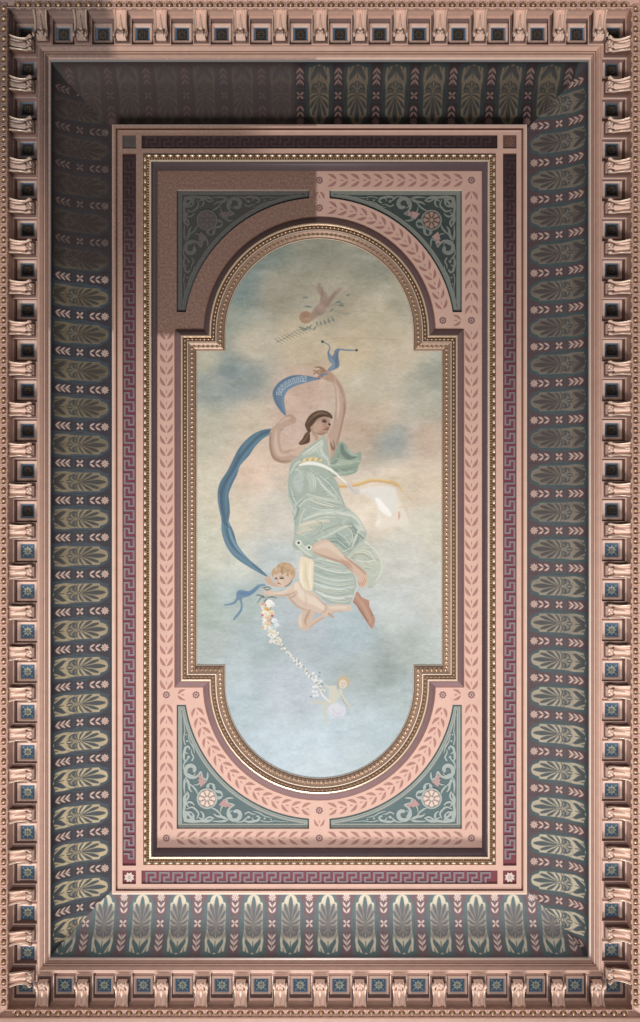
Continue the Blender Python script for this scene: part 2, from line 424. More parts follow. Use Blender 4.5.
    pet = 'rosetan' if sy < 0 else 'rosepale'; gr = 'rosebrown' if sy < 0 else 'rosetan'
    b.disc(c, 9.7, fg, gr, 28)
    b.ribbon([(c[0]+9.7*math.cos(2*PI*i/28), c[1]+9.7*math.sin(2*PI*i/28)) for i in range(28)], 1.5, fr, SCR, closed=True)
    for k in range(8):
        a = 2*PI*k/8
        b.flake([(c[0]+rr*math.cos(a+t), c[1]+rr*math.sin(a+t)) for rr, t in ((2.4, 0), (5, 0.24), (7.2, 0.3), (8.2, 0.12), (8.2, -0.12), (7.2, -0.3), (5, -0.24))], fr, pet)
    b.disc(c, 2.0, at(D_SPAN-0.012), pet, 12)
    bld(b, 'rosette', PF)

# ---------------------------------------------------------------- aubergine cavetto between gilding and field
mb = MB()
prof = [(lerp4(GI, FI, t), D_BAND+0.012+(D_FIELD-D_BAND-0.024)*(t**1.5)) for t in (0, .2, .4, .6, .8, 1.0)]
ringsweep(mb, prof, 'purple', True)
struct(mb, 'trim_4')

# ---------------------------------------------------------------- rose band that carries the key pattern
keys = [('top', (141.5, 135, 497.5, 148.5)), ('bottom', (141.5, 870.5, 497.5, 884)), ('left', (122.5, 153.3, 136, 865.7)), ('right', (503, 153.3, 516.5, 865.7))]
corners = [('upper left', (122.5, 135, 136, 148.5)), ('upper right', (503, 135, 516.5, 148.5)), ('lower left', (122.5, 870.5, 136, 884)), ('lower right', (503, 870.5, 516.5, 884))]
def inset(q, k, kt=None):
    return (q[0]+k, q[1]+k, q[2]-k, q[3]-k)
mb = MB()
mb.tess([rect(*inset(FR, 7.2)), rect(*lerp4(GO, GI, 0.05))]+[rect(*q) for _, q in keys+corners], at(D_BAND), 'pinkband')
for _, q in keys+corners:
    vs = [W(x, y, D_BAND) for x, y in rect(*q)]; v2 = [Vector((v.x, v.y, v.z+0.022)) for v in vs]
    mb.add(vs+v2, [(k, (k+1) % 4, 4+(k+1) % 4, 4+k) for k in range(4)], 'groove')
out7 = tuple(CX+(v-CX)*6.955/7.14 if i % 2 == 0 else CY+(v-CY)*6.955/7.14 for i, v in enumerate(FR))
ringsweep(mb, [(out7, 7.14), (FR, 6.955), (inset(FR, 1.6), 6.95), (inset(FR, 3.6), 6.952), (inset(FR, 4.4), 6.985), (inset(FR, 5.2), 6.985), (inset(FR, 5.8), 6.965), (inset(FR, 7.2), D_BAND)],
          ['pinkband', 'hilite', 'pinkband', 'groove', 'groove', 'pinkband', 'pinkband'])
struct(mb, 'trim_3')

PATH = [(0, 9), (0, 0), (8.9, 0), (8.9, 4.6), (4.4, 4.6), (4.4, 9)]
for nm, q in keys:
    c = ((q[0]+q[2])/2, (q[1]+q[3])/2); base = W(c[0], c[1], D_BAND+0.02)
    txt = {'top': 'dark maroon Greek key border running along the top of the rose frame',
           'bottom': 'bright raspberry Greek key border running along the bottom of the rose frame',
           'left': 'maroon Greek key border down the left side of the rose frame',
           'right': 'maroon Greek key border down the right side of the rose frame'}[nm]
    T = thing('greek_key_border', txt, 'border', base, group=None)
    b = MB(); b.flake(rect(*inset(q, -0.6)), at(D_BAND+0.018), 'maroon'); BG = b.build('border_ground', org=base, parent=T)
    hor = nm in ('top', 'bottom')
    Lk = (q[2]-q[0]) if hor else (q[3]-q[1]); n = round((Lk-8)/13.5); pitch = (Lk-8)/n
    line = []
    for i in range(n):
        line += [(i*pitch+x*pitch/13.5, y) for x, y in PATH]
    line = line[:-1] if False else line
    b = MB(); f = at(D_BAND+0.015)
    def mp(x, y):
        if hor: return (q[0]+4+x+1, (q[1]+q[3])/2-4.5+y)
        return ((q[0]+q[2])/2+4.5-y if nm == 'left' else (q[0]+q[2])/2-4.5+y, q[1]+4+x+1)
    for i in range(len(line)-1):
        a, c2 = mp(*line[i]), mp(*line[i+1]); w = 0.95
        x0, x1 = min(a[0], c2[0])-w, max(a[0], c2[0])+w; y0, y1 = min(a[1], c2[1])-w, max(a[1], c2[1])+w
        b.flake(rect(x0, y0, x1, y1), f, 'key')
    b.build('key_pattern', org=base, parent=BG)
for nm, q in corners:
    c = ((q[0]+q[2])/2, (q[1]+q[3])/2); base = W(c[0], c[1], D_BAND+0.02)
    up = 'upper' in nm
    T = thing('corner_square', f'small {"sooty brown" if up else "maroon"} square with {"faint" if up else "cream"} rosette at {nm} corner of key border', 'panel', base)
    b = MB(); b.flake(rect(*inset(q, -0.6)), at(D_BAND+0.018), 'rosebrown' if up else 'maroon'); b.build('square_ground', org=base, parent=T)
    b = MB(); f = at(D_BAND+0.012); mt = 'rosetan' if nm == 'upper left' else ('groove' if up else 'rosepale')
    for k in range(8):
        a = 2*PI*k/8+PI/8; b.leaf((c[0]+1.2*math.cos(a), c[1]+1.2*math.sin(a)), (c[0]+5.3*math.cos(a), c[1]+5.3*math.sin(a)), 3.0 if not up else 1.6, f, mt)
    b.disc(c, 1.1, at(D_BAND+0.010), mt, 8); b.build('rosette', org=base, parent=T)

# ---------------------------------------------------------------- gilded moulding inside the key border
base = W(319.5, 509.5, 6.95)
T = thing('gilded_moulding', 'rectangular gilded bead moulding framing the rose field with the laurel garlands', 'moulding', base)
b = MB()
def gl(t): return lerp4(GO, GI, t)
ringsweep(b, [(gl(0), D_BAND), (gl(.06), 6.955), (gl(.10), 6.968), (gl(.36), 6.968), (gl(.40), 6.95), (gl(.46), 6.945), (gl(.52), 6.955)],
          ['gold', 'golddark', 'golddark', 'golddark', 'gold', 'gold'])
ringsweep(b, [(gl(.52), 6.955), (gl(.60), 6.972), (gl(.70), 6.962)], ['golddark', 'gold'])
ringsweep(b, [(gl(.70), 6.962), (gl(.76), 6.946), (gl(.92), 6.946), (gl(1.0), 6.96), (gl(1.02), 6.985)], ['goldpale', 'goldpale', 'goldpale', 'golddark'])
MBODY = b.build('moulding_body', org=base, parent=T)
b = MB(); q = gl(.24); dd = 6.955
def beads_along(b, p, q2, pitch, d, mat='goldpale', la=2.7, lb=1.25, reel=True, mat2='gold'):
    L = math.hypot(q2[0]-p[0], q2[1]-p[1]); n = max(1, round(L/pitch)); ux, uy = (q2[0]-p[0])/L, (q2[1]-p[1])/L
    ang = math.atan2(uy, -ux); R = Matrix.Rotation(ang, 3, 'Z')
    for i in range(n):
        t = (i+.5)/n
        b.ellip(W(p[0]+(q2[0]-p[0])*t, p[1]+(q2[1]-p[1])*t, d), (la*.01, lb*.01, .011), mat, 7, 4, R)
        if reel:
            t = (i+1.0)/n
            b.ellip(W(p[0]+(q2[0]-p[0])*t-ux*.7, p[1]+(q2[1]-p[1])*t-uy*.7, d), (.0035, .011, .010), mat2, 5, 4, R)
            b.ellip(W(p[0]+(q2[0]-p[0])*t+ux*.5, p[1]+(q2[1]-p[1])*t+uy*.5, d), (.0035, .011, .010), mat2, 5, 4, R)
rc = rect(*q)
for i in range(4): beads_along(b, rc[i], rc[(i+1) % 4], 7.3, dd)
b.build('bead_and_reel', org=base, parent=MBODY)
b = MB(); q = gl(.61); rc = rect(*q)
for i in range(4): beads_along(b, rc[i], rc[(i+1) % 4], 2.6, 6.962, 'gold', .75, 1.0, False)
b.build('leaf_enrichment', org=base, parent=MBODY)
# ---------------------------------------------------------------- cove
RUN, DLO, DHI = 0.583, 6.895, 7.135
RIN = {'left': (CX-FR[0])*6.955/F, 'right': (FR[2]-CX)*6.955/F, 'top': (CY-FR[1])*6.955/F, 'bottom': (FR[3]-CY)*6.955/F}
def cprof(th, off=0.0):
    # (distance outside the frame, depth) of the concave plaster; off lifts toward the room
    x = RUN*math.cos(th); d = DLO+(DHI-DLO)*math.sin(th)
    nx, nz = math.cos(th)/RUN, math.sin(th)/(DHI-DLO); l = math.hypot(nx, nz)
    return x-off*nx/l, d-off*nz/l
NT = 20
for sd in ('left', 'right', 'top', 'bottom'):
    mb = MB(); A = []
    for i in range(NT+1):
        th = PI/2*i/NT; x, d = cprof(th)
        l, r, t, bt = RIN['left']+x, -(RIN['right']+x), RIN['top']+x, -(RIN['bottom']+x)
        z = CAMZ+d
        A.append({'left': ((l, bt, z), (l, t, z)), 'right': ((r, t, z), (r, bt, z)), 'top': ((l, t, z), (r, t, z)), 'bottom': ((r, bt, z), (l, bt, z))}[sd])
    vs = [p for a in A for p in a]
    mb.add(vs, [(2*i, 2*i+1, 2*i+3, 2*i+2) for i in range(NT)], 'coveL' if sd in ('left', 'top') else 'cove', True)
    wall = struct(mb, {'left': 'wall_left', 'right': 'wall_right', 'top': 'wall_far', 'bottom': 'wall_near'}[sd])
    globals()['WALL_'+sd] = wall

# ---------------------------------------------------------------- the paint box: rasterises strokes to per-vertex colour
class Board:
    def __init__(s, x0, y0, x1, y1, ps, col):
        s.x0, s.y0, s.ps = x0, y0, ps
        s.w = int(round((x1-x0)*ps))+1; s.h = int(round((y1-y0)*ps))+1
        s.c = np.zeros((s.h, s.w, 3), np.float32); s.c[:] = lin(*col)
        s.lab = np.zeros((s.h, s.w), np.int32); s.g = np.zeros((s.h, s.w), np.float32)
        s.mask = {}
    def _bb(s, xa, ya, xb, yb):
        i0 = max(0, int((xa-s.x0)*s.ps)-1); i1 = min(s.w, int((xb-s.x0)*s.ps)+2)
        j0 = max(0, int((ya-s.y0)*s.ps)-1); j1 = min(s.h, int((yb-s.y0)*s.ps)+2)
        if i1 <= i0 or j1 <= j0: return None
        X = (s.x0+np.arange(i0, i1)/s.ps).astype(np.float32)[None, :]; Y = (s.y0+np.arange(j0, j1)/s.ps).astype(np.float32)[:, None]
        return slice(j0, j1), slice(i0, i1), X, Y
    def _put(s, J, I, a, col, alpha, lab, clip, gilt=None):
        if clip is not None: a = a*s.mask[clip][J, I]
        if lab is not None:
            mk = s.mask.setdefault(lab, np.zeros((s.h, s.w), np.float32))
            mk[J, I] = np.maximum(mk[J, I], a)
            s.lab[J, I][a > 0.5] = lab
        k = (a*alpha)[..., None]
        s.c[J, I] = s.c[J, I]*(1-k)+np.array(lin(*col), np.float32)*k
        if gilt is not None: s.g[J, I] = s.g[J, I]*(1-k[..., 0])+gilt*k[..., 0]
    def fill(s, pts, col, alpha=1.0, soft=0.5, lab=None, clip=None, smooth=True, gilt=None, sub=3):
        p = catmull(pts, sub, True) if smooth else list(pts)
        xs = [q[0] for q in p]; ys = [q[1] for q in p]; m = soft+1
        bb = s._bb(min(xs)-m, min(ys)-m, max(xs)+m, max(ys)+m)
        if bb is None: return
        J, I, X, Y = bb; ins = np.zeros((Y.shape[0], X.shape[1]), bool); d2 = np.full(ins.shape, 1e9, np.float32)
        n = len(p)
        for i in range(n):
            (ax, ay), (bx, by) = p[i], p[(i+1) % n]
            if ay != by:
                c = ((ay > Y) != (by > Y)) & (X < (bx-ax)*(Y-ay)/(by-ay)+ax); ins ^= c
            dx, dy = bx-ax, by-ay; l = dx*dx+dy*dy+1e-9
            t = np.clip(((X-ax)*dx+(Y-ay)*dy)/l, 0, 1); d2 = np.minimum(d2, (X-ax-t*dx)**2+(Y-ay-t*dy)**2)
        sd = np.where(ins, 1, -1)*np.sqrt(d2); a = np.clip(0.5+sd/(2*soft), 0, 1); a = a*a*(3-2*a)
        s._put(J, I, a, col, alpha, lab, clip, gilt)
    def stroke(s, pts, ws, col, alpha=1.0, soft=0.4, lab=None, clip=None, sub=4, gilt=None):
        if not isinstance(ws, (list, tuple)): ws = [ws]*len(pts)
        p = catmull([(x, y, w) for (x, y), w in zip(pts, ws)], sub)
        m = max(ws)+soft+1
        bb = s._bb(min(q[0] for q in p)-m, min(q[1] for q in p)-m, max(q[0] for q in p)+m, max(q[1] for q in p)+m)
        if bb is None: return
        J, I, X, Y = bb; A = np.zeros((Y.shape[0], X.shape[1]), np.float32)
        for (ax, ay, aw), (bx, by, bw) in zip(p[:-1], p[1:]):
            dx, dy = bx-ax, by-ay; l = dx*dx+dy*dy+1e-9
            t = np.clip(((X-ax)*dx+(Y-ay)*dy)/l, 0, 1); d = np.sqrt((X-ax-t*dx)**2+(Y-ay-t*dy)**2)
            A = np.maximum(A, np.clip(0.5+((aw+(bw-aw)*t)/2-d)/(2*soft), 0, 1))
        s._put(J, I, A, col, alpha, lab, clip, gilt)
    def blob(s, x, y, rx, ry, col, alpha=1.0, ang=0.0, lab=None, clip=None, hard=False):
        r = max(rx, ry)*(1.1 if hard else 2.6)
        bb = s._bb(x-r, y-r, x+r, y+r)
        if bb is None: return
        J, I, X, Y = bb; ca, sa = math.cos(ang), math.sin(ang)
        u = ((X-x)*ca+(Y-y)*sa)/rx; v = (-(X-x)*sa+(Y-y)*ca)/ry; q = u*u+v*v
        a = np.clip((1.0-np.sqrt(q))*min(rx, ry)/0.6+0.5, 0, 1) if hard else np.exp(-q*1.1)
        s._put(J, I, a.astype(np.float32), col, alpha, lab, clip)
def grid_mesh(name, co, colr, sel, mat, parent, gilt=None, org=(0, 0, 0)):
    """co (h,w,3), colr (h,w,3), sel (h-1,w-1) bool of cells"""
    h, w, _ = co.shape; idx = np.arange(h*w).reshape(h, w)
    q = np.stack([idx[:-1, :-1], idx[:-1, 1:], idx[1:, 1:], idx[1:, :-1]], -1)[sel]
    u, inv = np.unique(q, return_inverse=True); inv = inv.reshape(-1)
    me = bpy.data.meshes.new(name); v = co.reshape(-1, 3)[u]-np.array(org)
    me.vertices.add(len(u)); me.vertices.foreach_set('co', v.astype(np.float32).ravel())
    nf = len(q); me.loops.add(nf*4); me.loops.foreach_set('vertex_index', inv.astype(np.int32))
    me.polygons.add(nf); me.polygons.foreach_set('loop_start', np.arange(0, nf*4, 4, dtype=np.int32)); me.polygons.foreach_set('loop_total', np.full(nf, 4, np.int32))
    me.update(calc_edges=True)
    at_ = me.color_attributes.new('paint', 'FLOAT_COLOR', 'POINT')
    c4 = np.ones((len(u), 4), np.float32); c4[:, :3] = colr.reshape(-1, 3)[u]; at_.data.foreach_set('color', c4.ravel())
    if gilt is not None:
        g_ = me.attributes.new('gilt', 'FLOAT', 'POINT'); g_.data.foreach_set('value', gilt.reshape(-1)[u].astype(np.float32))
    me.materials.append(M[mat]); me.polygons.foreach_set('use_smooth', np.ones(nf, bool))
    o = bpy.data.objects.new(name, me); COL.objects.link(o)
    if parent is not None: o.parent = parent
    return o

# ---------------------------------------------------------------- stencilled cove ornament (a = along, u = from the outer edge inward)
def theta_of(u):
    lo, hi = 0.0, PI/2; tgt = 269.3-u
    for _ in range(40):
        mid = (lo+hi)/2; x, d = cprof(mid); px = (2.0667+x)*F/d
        if px > tgt: lo = mid
        else: hi = mid
    return (lo+hi)/2
UMAX = 61.0
def tile_board(ground, teal, gold, lilac, SPR=(200, 172, 160), fade=0.0):
    B = Board(-13, 0, 32, UMAX, 3.0, ground)
    S = lambda pts: [(a, u) for a, u in pts]
    def sym(pts): return pts+[(-a, u) for a, u in reversed(pts)]
    # palmette panel, centred at a = 0
    B.fill(sym([(0, 59.8), (5.5, 58.2), (8.6, 53.5), (11.2, 49.5), (11.8, 44), (11.8, 25), (11.8, 1.5)]), teal, 1, 0.5, sub=2)
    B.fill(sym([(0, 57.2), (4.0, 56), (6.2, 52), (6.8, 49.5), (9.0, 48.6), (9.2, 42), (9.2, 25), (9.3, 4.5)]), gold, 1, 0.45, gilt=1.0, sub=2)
    B.fill(sym([(0, 26.5), (9.2, 25.6), (9.2, 17.5), (4, 15.5), (0, 20)]), lilac, 0.55, 0.8, gilt=0.3)
    B.stroke([(0, 31), (0, 38), (0, 46), (0, 52), (0, 55)], [.9, 2.6, 4.8, 3.4, 1.0], teal)
    for s in (-1, 1):
        B.stroke([(s*.9, 32), (s*2.6, 37), (s*4.6, 42.5), (s*6.0, 47.2)], [0.7, 1.8, 3.4, 2.2], teal)
        B.stroke([(s*1.2, 30.6), (s*4.0, 33.6), (s*6.6, 37), (s*8.4, 40.6)], [0.7, 1.6, 3.0, 1.8], teal)
        B.stroke([(s*1.4, 28.9), (s*5.0, 29.6), (s*8.6, 32.4)], [0.7, 2.0, 1.4], teal)
        B.stroke([(s*1.5, 27), (s*5.5, 25.8), (s*8.8, 27.8)], [0.8, 1.6, 0.6], teal)
        B.stroke([(s*2, 25), (s*4.4, 22.5), (s*6.8, 24), (s*6.4, 20), (s*3, 18.5)], [1.4, 2.3, 1.8, 2.2, 1], teal)
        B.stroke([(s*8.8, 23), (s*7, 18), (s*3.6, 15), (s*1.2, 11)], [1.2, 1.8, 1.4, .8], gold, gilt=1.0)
        B.stroke([(s*2.2, 4), (s*3.4, 8), (s*6.2, 12), (s*7.2, 15)], [3.4, 4.8, 3.6, 1.0], teal)
        B.stroke([(s*6.6, 4), (s*7.2, 7)], [1.4, .6], teal)
        B.stroke([(s*0.8, 16), (s*1.6, 19), (s*.6, 22)], [1, 1.6, .6], teal)
    B.stroke([(0, 4), (0, 9), (0, 13)], [2.2, 1.2, .8], teal)
    B.blob(0, 28.5, 1.7, 1.7, teal, 1, hard=True); B.blob(0, 28.5, .8, .8, gold, 1, hard=True)
    if fade: B.fill(sym([(0, 47), (7, 46), (9.4, 42), (9.4, 26), (9.4, 17), (4, 16)]), lilac, fade*.8, 3.0, gilt=.2)
    # sprig stripe, centred at a = 18.75
    c = 18.75; pink = SPR
    for s in (-1, 1):
        B.stroke([(c+s*6.6, 1), (c+s*6.6, 20), (c+s*5.9, 24), (c+s*5.2, 29.5), (c+s*5.9, 35), (c+s*6.8, 39), (c+s*6.8, 46), (c+s*9.5, 52), (c+s*11, 58)], [1.7]*9, teal)
        B.stroke([(c+s*5.2, 22), (c+s*2.6, 23.2), (c, 22.6)], [.6, 1.0, .8], teal, .8); B.stroke([(c+s*5.2, 36), (c+s*2.6, 35), (c, 35.6)], [.6, 1.0, .8], teal, .8)
        for u in (5.2, 10.2, 15.2): B.stroke([(c+s*.5, u), (c+s*1.9, u+1.9), (c+s*3.5, u+4.0)], [.9, 1.7, .6], pink)
        for u in (39.6, 45.4): B.stroke([(c+s*.6, u), (c+s*2.0, u+1.8), (c+s*3.3, u+4.2)], [.9, 1.8, .6], pink)
        for k in (1, -1): B.stroke([(c+s*.9, 29.2+k*.9), (c+s*2.3, 29.2+k*2.3)], [1.2, 1.9], pink)
    B.stroke([(c, 4.5), (c, 19)], .5, pink, .8)
    for k in range(8):
        a = 2*PI*k/8; B.stroke([(c+1.0*math.cos(a), 54.3+1.0*math.sin(a)), (c+3.0*math.cos(a), 54.3+3.0*math.sin(a))], [.8, 1.5], pink)
    return B
def tile_meshes(B, mat):
    ys = np.arange(B.h)/B.ps; xs = B.x0+np.arange(B.w)/B.ps
    pr = [cprof(theta_of(min(u, UMAX)), 0.004) for u in ys]
    co = np.zeros((B.h, B.w, 3)); co[:, :, 0] = xs[None, :]*0.01
    co[:, :, 1] = np.array([-p[0] for p in pr])[:, None]; co[:, :, 2] = np.array([p[1] for p in pr])[:, None]
    xc = (xs[:-1]+xs[1:])/2
    row = np.ones(B.h-1, bool)
    s1 = row[:, None] & (np.abs(xc) < 12.1)[None, :]; s2 = row[:, None] & ((xc > 12.1) & (xc < 25.4))[None, :]
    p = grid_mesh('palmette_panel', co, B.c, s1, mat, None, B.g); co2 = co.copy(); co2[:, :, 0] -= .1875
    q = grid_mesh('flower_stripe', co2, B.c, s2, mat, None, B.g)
    return p, q
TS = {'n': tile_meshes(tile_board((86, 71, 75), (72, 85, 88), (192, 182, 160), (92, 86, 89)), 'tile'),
      'b': tile_meshes(tile_board((116, 99, 104), (96, 116, 119), (210, 202, 182), (112, 106, 108), (222, 202, 192), .85), 'tileB'),  # near end: lighter copy, brighter light put into the colours
      'l': tile_meshes(tile_board((58, 55, 61), (66, 75, 82), (190, 174, 142), (58, 60, 62)), 'tileL'),  # left side: slate tint and darker, shade put into the colours
      't': tile_meshes(tile_board((43, 34, 36), (42, 50, 51), (134, 118, 92), (48, 42, 42), (124, 99, 94)), 'tileT')}  # far end: darkest copy, light falloff put into the colours
used = set()
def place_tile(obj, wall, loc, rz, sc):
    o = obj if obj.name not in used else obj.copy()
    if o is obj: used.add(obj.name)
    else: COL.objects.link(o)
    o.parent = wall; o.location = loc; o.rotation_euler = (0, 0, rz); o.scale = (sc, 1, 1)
# local +Y points into the room; the tile's origin is on the frame line
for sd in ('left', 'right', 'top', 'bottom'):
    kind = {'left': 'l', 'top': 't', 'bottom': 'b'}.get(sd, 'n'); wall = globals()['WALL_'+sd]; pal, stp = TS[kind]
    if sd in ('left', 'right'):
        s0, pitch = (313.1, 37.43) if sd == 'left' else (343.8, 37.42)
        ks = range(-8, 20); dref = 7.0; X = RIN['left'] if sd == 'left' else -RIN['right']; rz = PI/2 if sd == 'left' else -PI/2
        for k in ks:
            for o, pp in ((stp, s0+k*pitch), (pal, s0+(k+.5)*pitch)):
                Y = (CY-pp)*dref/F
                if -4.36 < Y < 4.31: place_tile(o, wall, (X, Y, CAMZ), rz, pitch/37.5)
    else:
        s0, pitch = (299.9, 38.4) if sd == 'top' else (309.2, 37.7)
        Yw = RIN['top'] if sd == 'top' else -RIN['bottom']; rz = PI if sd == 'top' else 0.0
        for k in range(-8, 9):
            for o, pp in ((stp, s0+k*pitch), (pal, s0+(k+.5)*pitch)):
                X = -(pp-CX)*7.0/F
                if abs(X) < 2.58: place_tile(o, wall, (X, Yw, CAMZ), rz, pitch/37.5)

# ---------------------------------------------------------------- corona moulding, soffit, bed moulding
KI = (50.5, 60.0, 589, 957.8); KO = (37.5, 44.5, 601, 972.3)
mb = MB()
kp = lambda t: lerp4(KO, KI, t)
ringsweep(mb, [(kp(0), 6.86), (kp(0), 6.785), (kp(.05), 6.775), (kp(.15), 6.776), (kp(.42), 6.808), (kp(.46), 6.822), (kp(.50), 6.820), (kp(.58), 6.822), (kp(.62), 6.834), (kp(.66), 6.83), (kp(.85), 6.868), (kp(.97), 6.874), (kp(1.0), 6.884), (kp(1.0), 6.90), (kp(.8), 6.93)],
          ['pinkcor', 'pinkcor', 'pinkcor', 'pinkcor', 'groove', 'pinkcor', 'pinkcor', 'groove', 'pinkcor', 'pinkcor', 'hilite', 'pinkcor', 'groove', 'cove'])
struct(mb, 'trim_1')
D_SO, D_RE = 6.785, 6.865
OPI = (37.0, 44.2, 602, 973); OPO = (14.2, 18.5, 625.2, 998.0); EGI = (8.8, 9.6, 630.6, 1008.0)
mb = MB()
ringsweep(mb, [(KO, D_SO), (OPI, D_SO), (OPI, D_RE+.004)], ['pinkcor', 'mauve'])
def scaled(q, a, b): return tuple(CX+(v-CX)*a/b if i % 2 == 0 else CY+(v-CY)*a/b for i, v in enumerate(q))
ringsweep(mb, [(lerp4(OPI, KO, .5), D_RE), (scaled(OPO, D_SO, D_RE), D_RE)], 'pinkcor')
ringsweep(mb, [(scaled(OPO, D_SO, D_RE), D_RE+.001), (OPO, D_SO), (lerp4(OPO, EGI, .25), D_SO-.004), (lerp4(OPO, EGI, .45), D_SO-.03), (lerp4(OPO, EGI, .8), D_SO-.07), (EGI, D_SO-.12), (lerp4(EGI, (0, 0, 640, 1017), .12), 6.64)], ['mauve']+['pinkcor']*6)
NL, NTP = 24, 15
bl = {'left': [49.5+40.12*k for k in range(NL)], 'right': [50.5+39.95*k for k in range(NL)],
      'top': [44.2+39.44*k for k in range(NTP)], 'bottom': [45.6+39.2*k for k in range(NTP)]}
BM = {'left': 24.6, 'right': 615.2, 'top': 29.0, 'bottom': 990.5}
def side_pt(sd, along, across, d):
    return W(across, along, d) if sd in ('left', 'right') else W(along, across, d)
ROT = {'left': PI/2, 'right': -PI/2, 'top': PI, 'bottom': 0.0}
for sd, lst in bl.items():                     # cross ribs of the soffit, one under... above each bracket
    for a in lst:
        c = side_pt(sd, a, {'left': 25.6, 'right': 613.6, 'top': 31.4, 'bottom': 985.6}[sd], D_SO)
        L = {'left': .113, 'right': .113, 'top': .128, 'bottom': .125}[sd]
        h = (L, .081, .042) if sd in ('left', 'right') else (.081, L, .042)
        mb.box((c.x, c.y, CAMZ+D_SO+.0415), h, 'mauve'); mb.box((c.x, c.y, CAMZ+D_SO+.004), (h[0]*1.005+.001, h[1]*1.005+.001, .0055), 'pinkcor')
struct(mb, 'trim_2')
# bed moulding, outermost, and the start of the wall below it
EGO = (-3.0, -2.5, 643.5, 1018.5)
mb = MB()
ringsweep(mb, [(lerp4(EGI, EGO, .1), 6.66), (lerp4(EGI, EGO, .13), 6.615), (lerp4(EGI, EGO, .2), 6.61), (lerp4(EGI, EGO, .28), 6.645), (lerp4(EGI, EGO, .8), 6.62), (lerp4(EGI, EGO, .86), 6.60), (EGO, 6.59), ((-14, -14, 654, 1030), 6.56), ((-22, -22, 662, 1038), 6.50)],
          ['pinkcor']*8)
struct(mb, 'trim_5')

# ---------------------------------------------------------------- coffers between the brackets
def make_coffer(dull):
    T = thing('coffer_panel', '', 'coffer')
    b = MB()                                   # stepped square frame, hangs a little below the recess floor
    hs = [(.097, 0.0), (.097, -.022), (.092, -.026), (.074, -.024), (.070, -.010), (.0665, 0.0)]
    for i in range(len(hs)-1):
        (a, z0), (c, z1) = hs[i], hs[i+1]
        vs = [(x*a, y*a, z0) for x, y in ((-1, -1), (1, -1), (1, 1), (-1, 1))]+[(x*c, y*c, z1) for x, y in ((-1, -1), (1, -1), (1, 1), (-1, 1))]
        b.add(vs, [(k, (k+1) % 4, 4+(k+1) % 4, 4+k) for k in range(4)], 'pinkbr')
    b.build('coffer_frame', T)
    b = MB(); s = .068
    b.add([(-s, -s, -.003), (s, -s, -.003), (s, s, -.003), (-s, s, -.003)], [(0, 1, 2, 3)], 'blue')
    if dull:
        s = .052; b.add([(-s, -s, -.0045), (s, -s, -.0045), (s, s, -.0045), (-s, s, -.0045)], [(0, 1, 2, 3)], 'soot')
    pp = b.build('painted_panel', T)
    b = MB(); mt = 'sootros' if dull else 'sage'
    for k in range(8):
        a = 2*PI*k/8; R = Matrix.Rotation(a, 3, 'Z')
        b.ellip(R @ Vector((.029, 0, -.007)), (.018, .0115, .006), mt, 7, 4, R)
    b.ellip((0, 0, -.010), (.010, .010, .007), mt, 8, 4)
    for x in (-1, 1):
        for y in (-1, 1): b.ellip((x*.043, y*.043, -.005), (.010, .006, .004), mt, 6, 4, Matrix.Rotation(x*y*PI/4, 3, 'Z'))
    b.build('rosette', pp)
    return T
cofp = {0: make_coffer(False), 1: make_coffer(True)}; cfirst = {0: True, 1: True}
CP = {'left': 28.0, 'right': 611.4, 'top': 34.7, 'bottom': 984.6}
ENDS = {'left': ('top', 'bottom'), 'right': ('top', 'bottom'), 'top': ('left', 'right'), 'bottom': ('left', 'right')}
for sd, lst in bl.items():
    step = lst[1]-lst[0]; cs = [lst[0]-step/2]+[a+step/2 for a in lst] if sd in ('top', 'bottom') else [a+step/2 for a in lst[:-1]]
    n = len(cs)
    for k, a in enumerate(cs):
        if sd in ('top', 'bottom') and k in (0, n-1): a = {0: 26.2, n-1: 613.0}[k]
        py = a if sd in ('left', 'right') else CP[sd]
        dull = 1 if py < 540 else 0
        look = 'soot-dulled dark blue' if dull else 'bright blue'
        lab = f'{look} rosette coffer in the {sd} cornice row, {from_end(k, n, *ENDS[sd])} end'
        if sd in ('top', 'bottom') and k in (0, n-1): lab = f'{look} corner coffer where the {sd} and {"left" if k == 0 else "right"} cornices meet'
        p = side_pt(sd, a, CP[sd], D_RE); src = cofp[dull]
        if cfirst[dull]:
            cfirst[dull] = False; o = src; o.location = p; o.rotation_euler = (0, 0, ROT[sd]); o['label'] = lab; o['group'] = 'rosette coffers of the cornice soffit'
        else: o = dup(src, 'coffer_panel', lab, p, ROT[sd], 'rosette coffers of the cornice soffit')

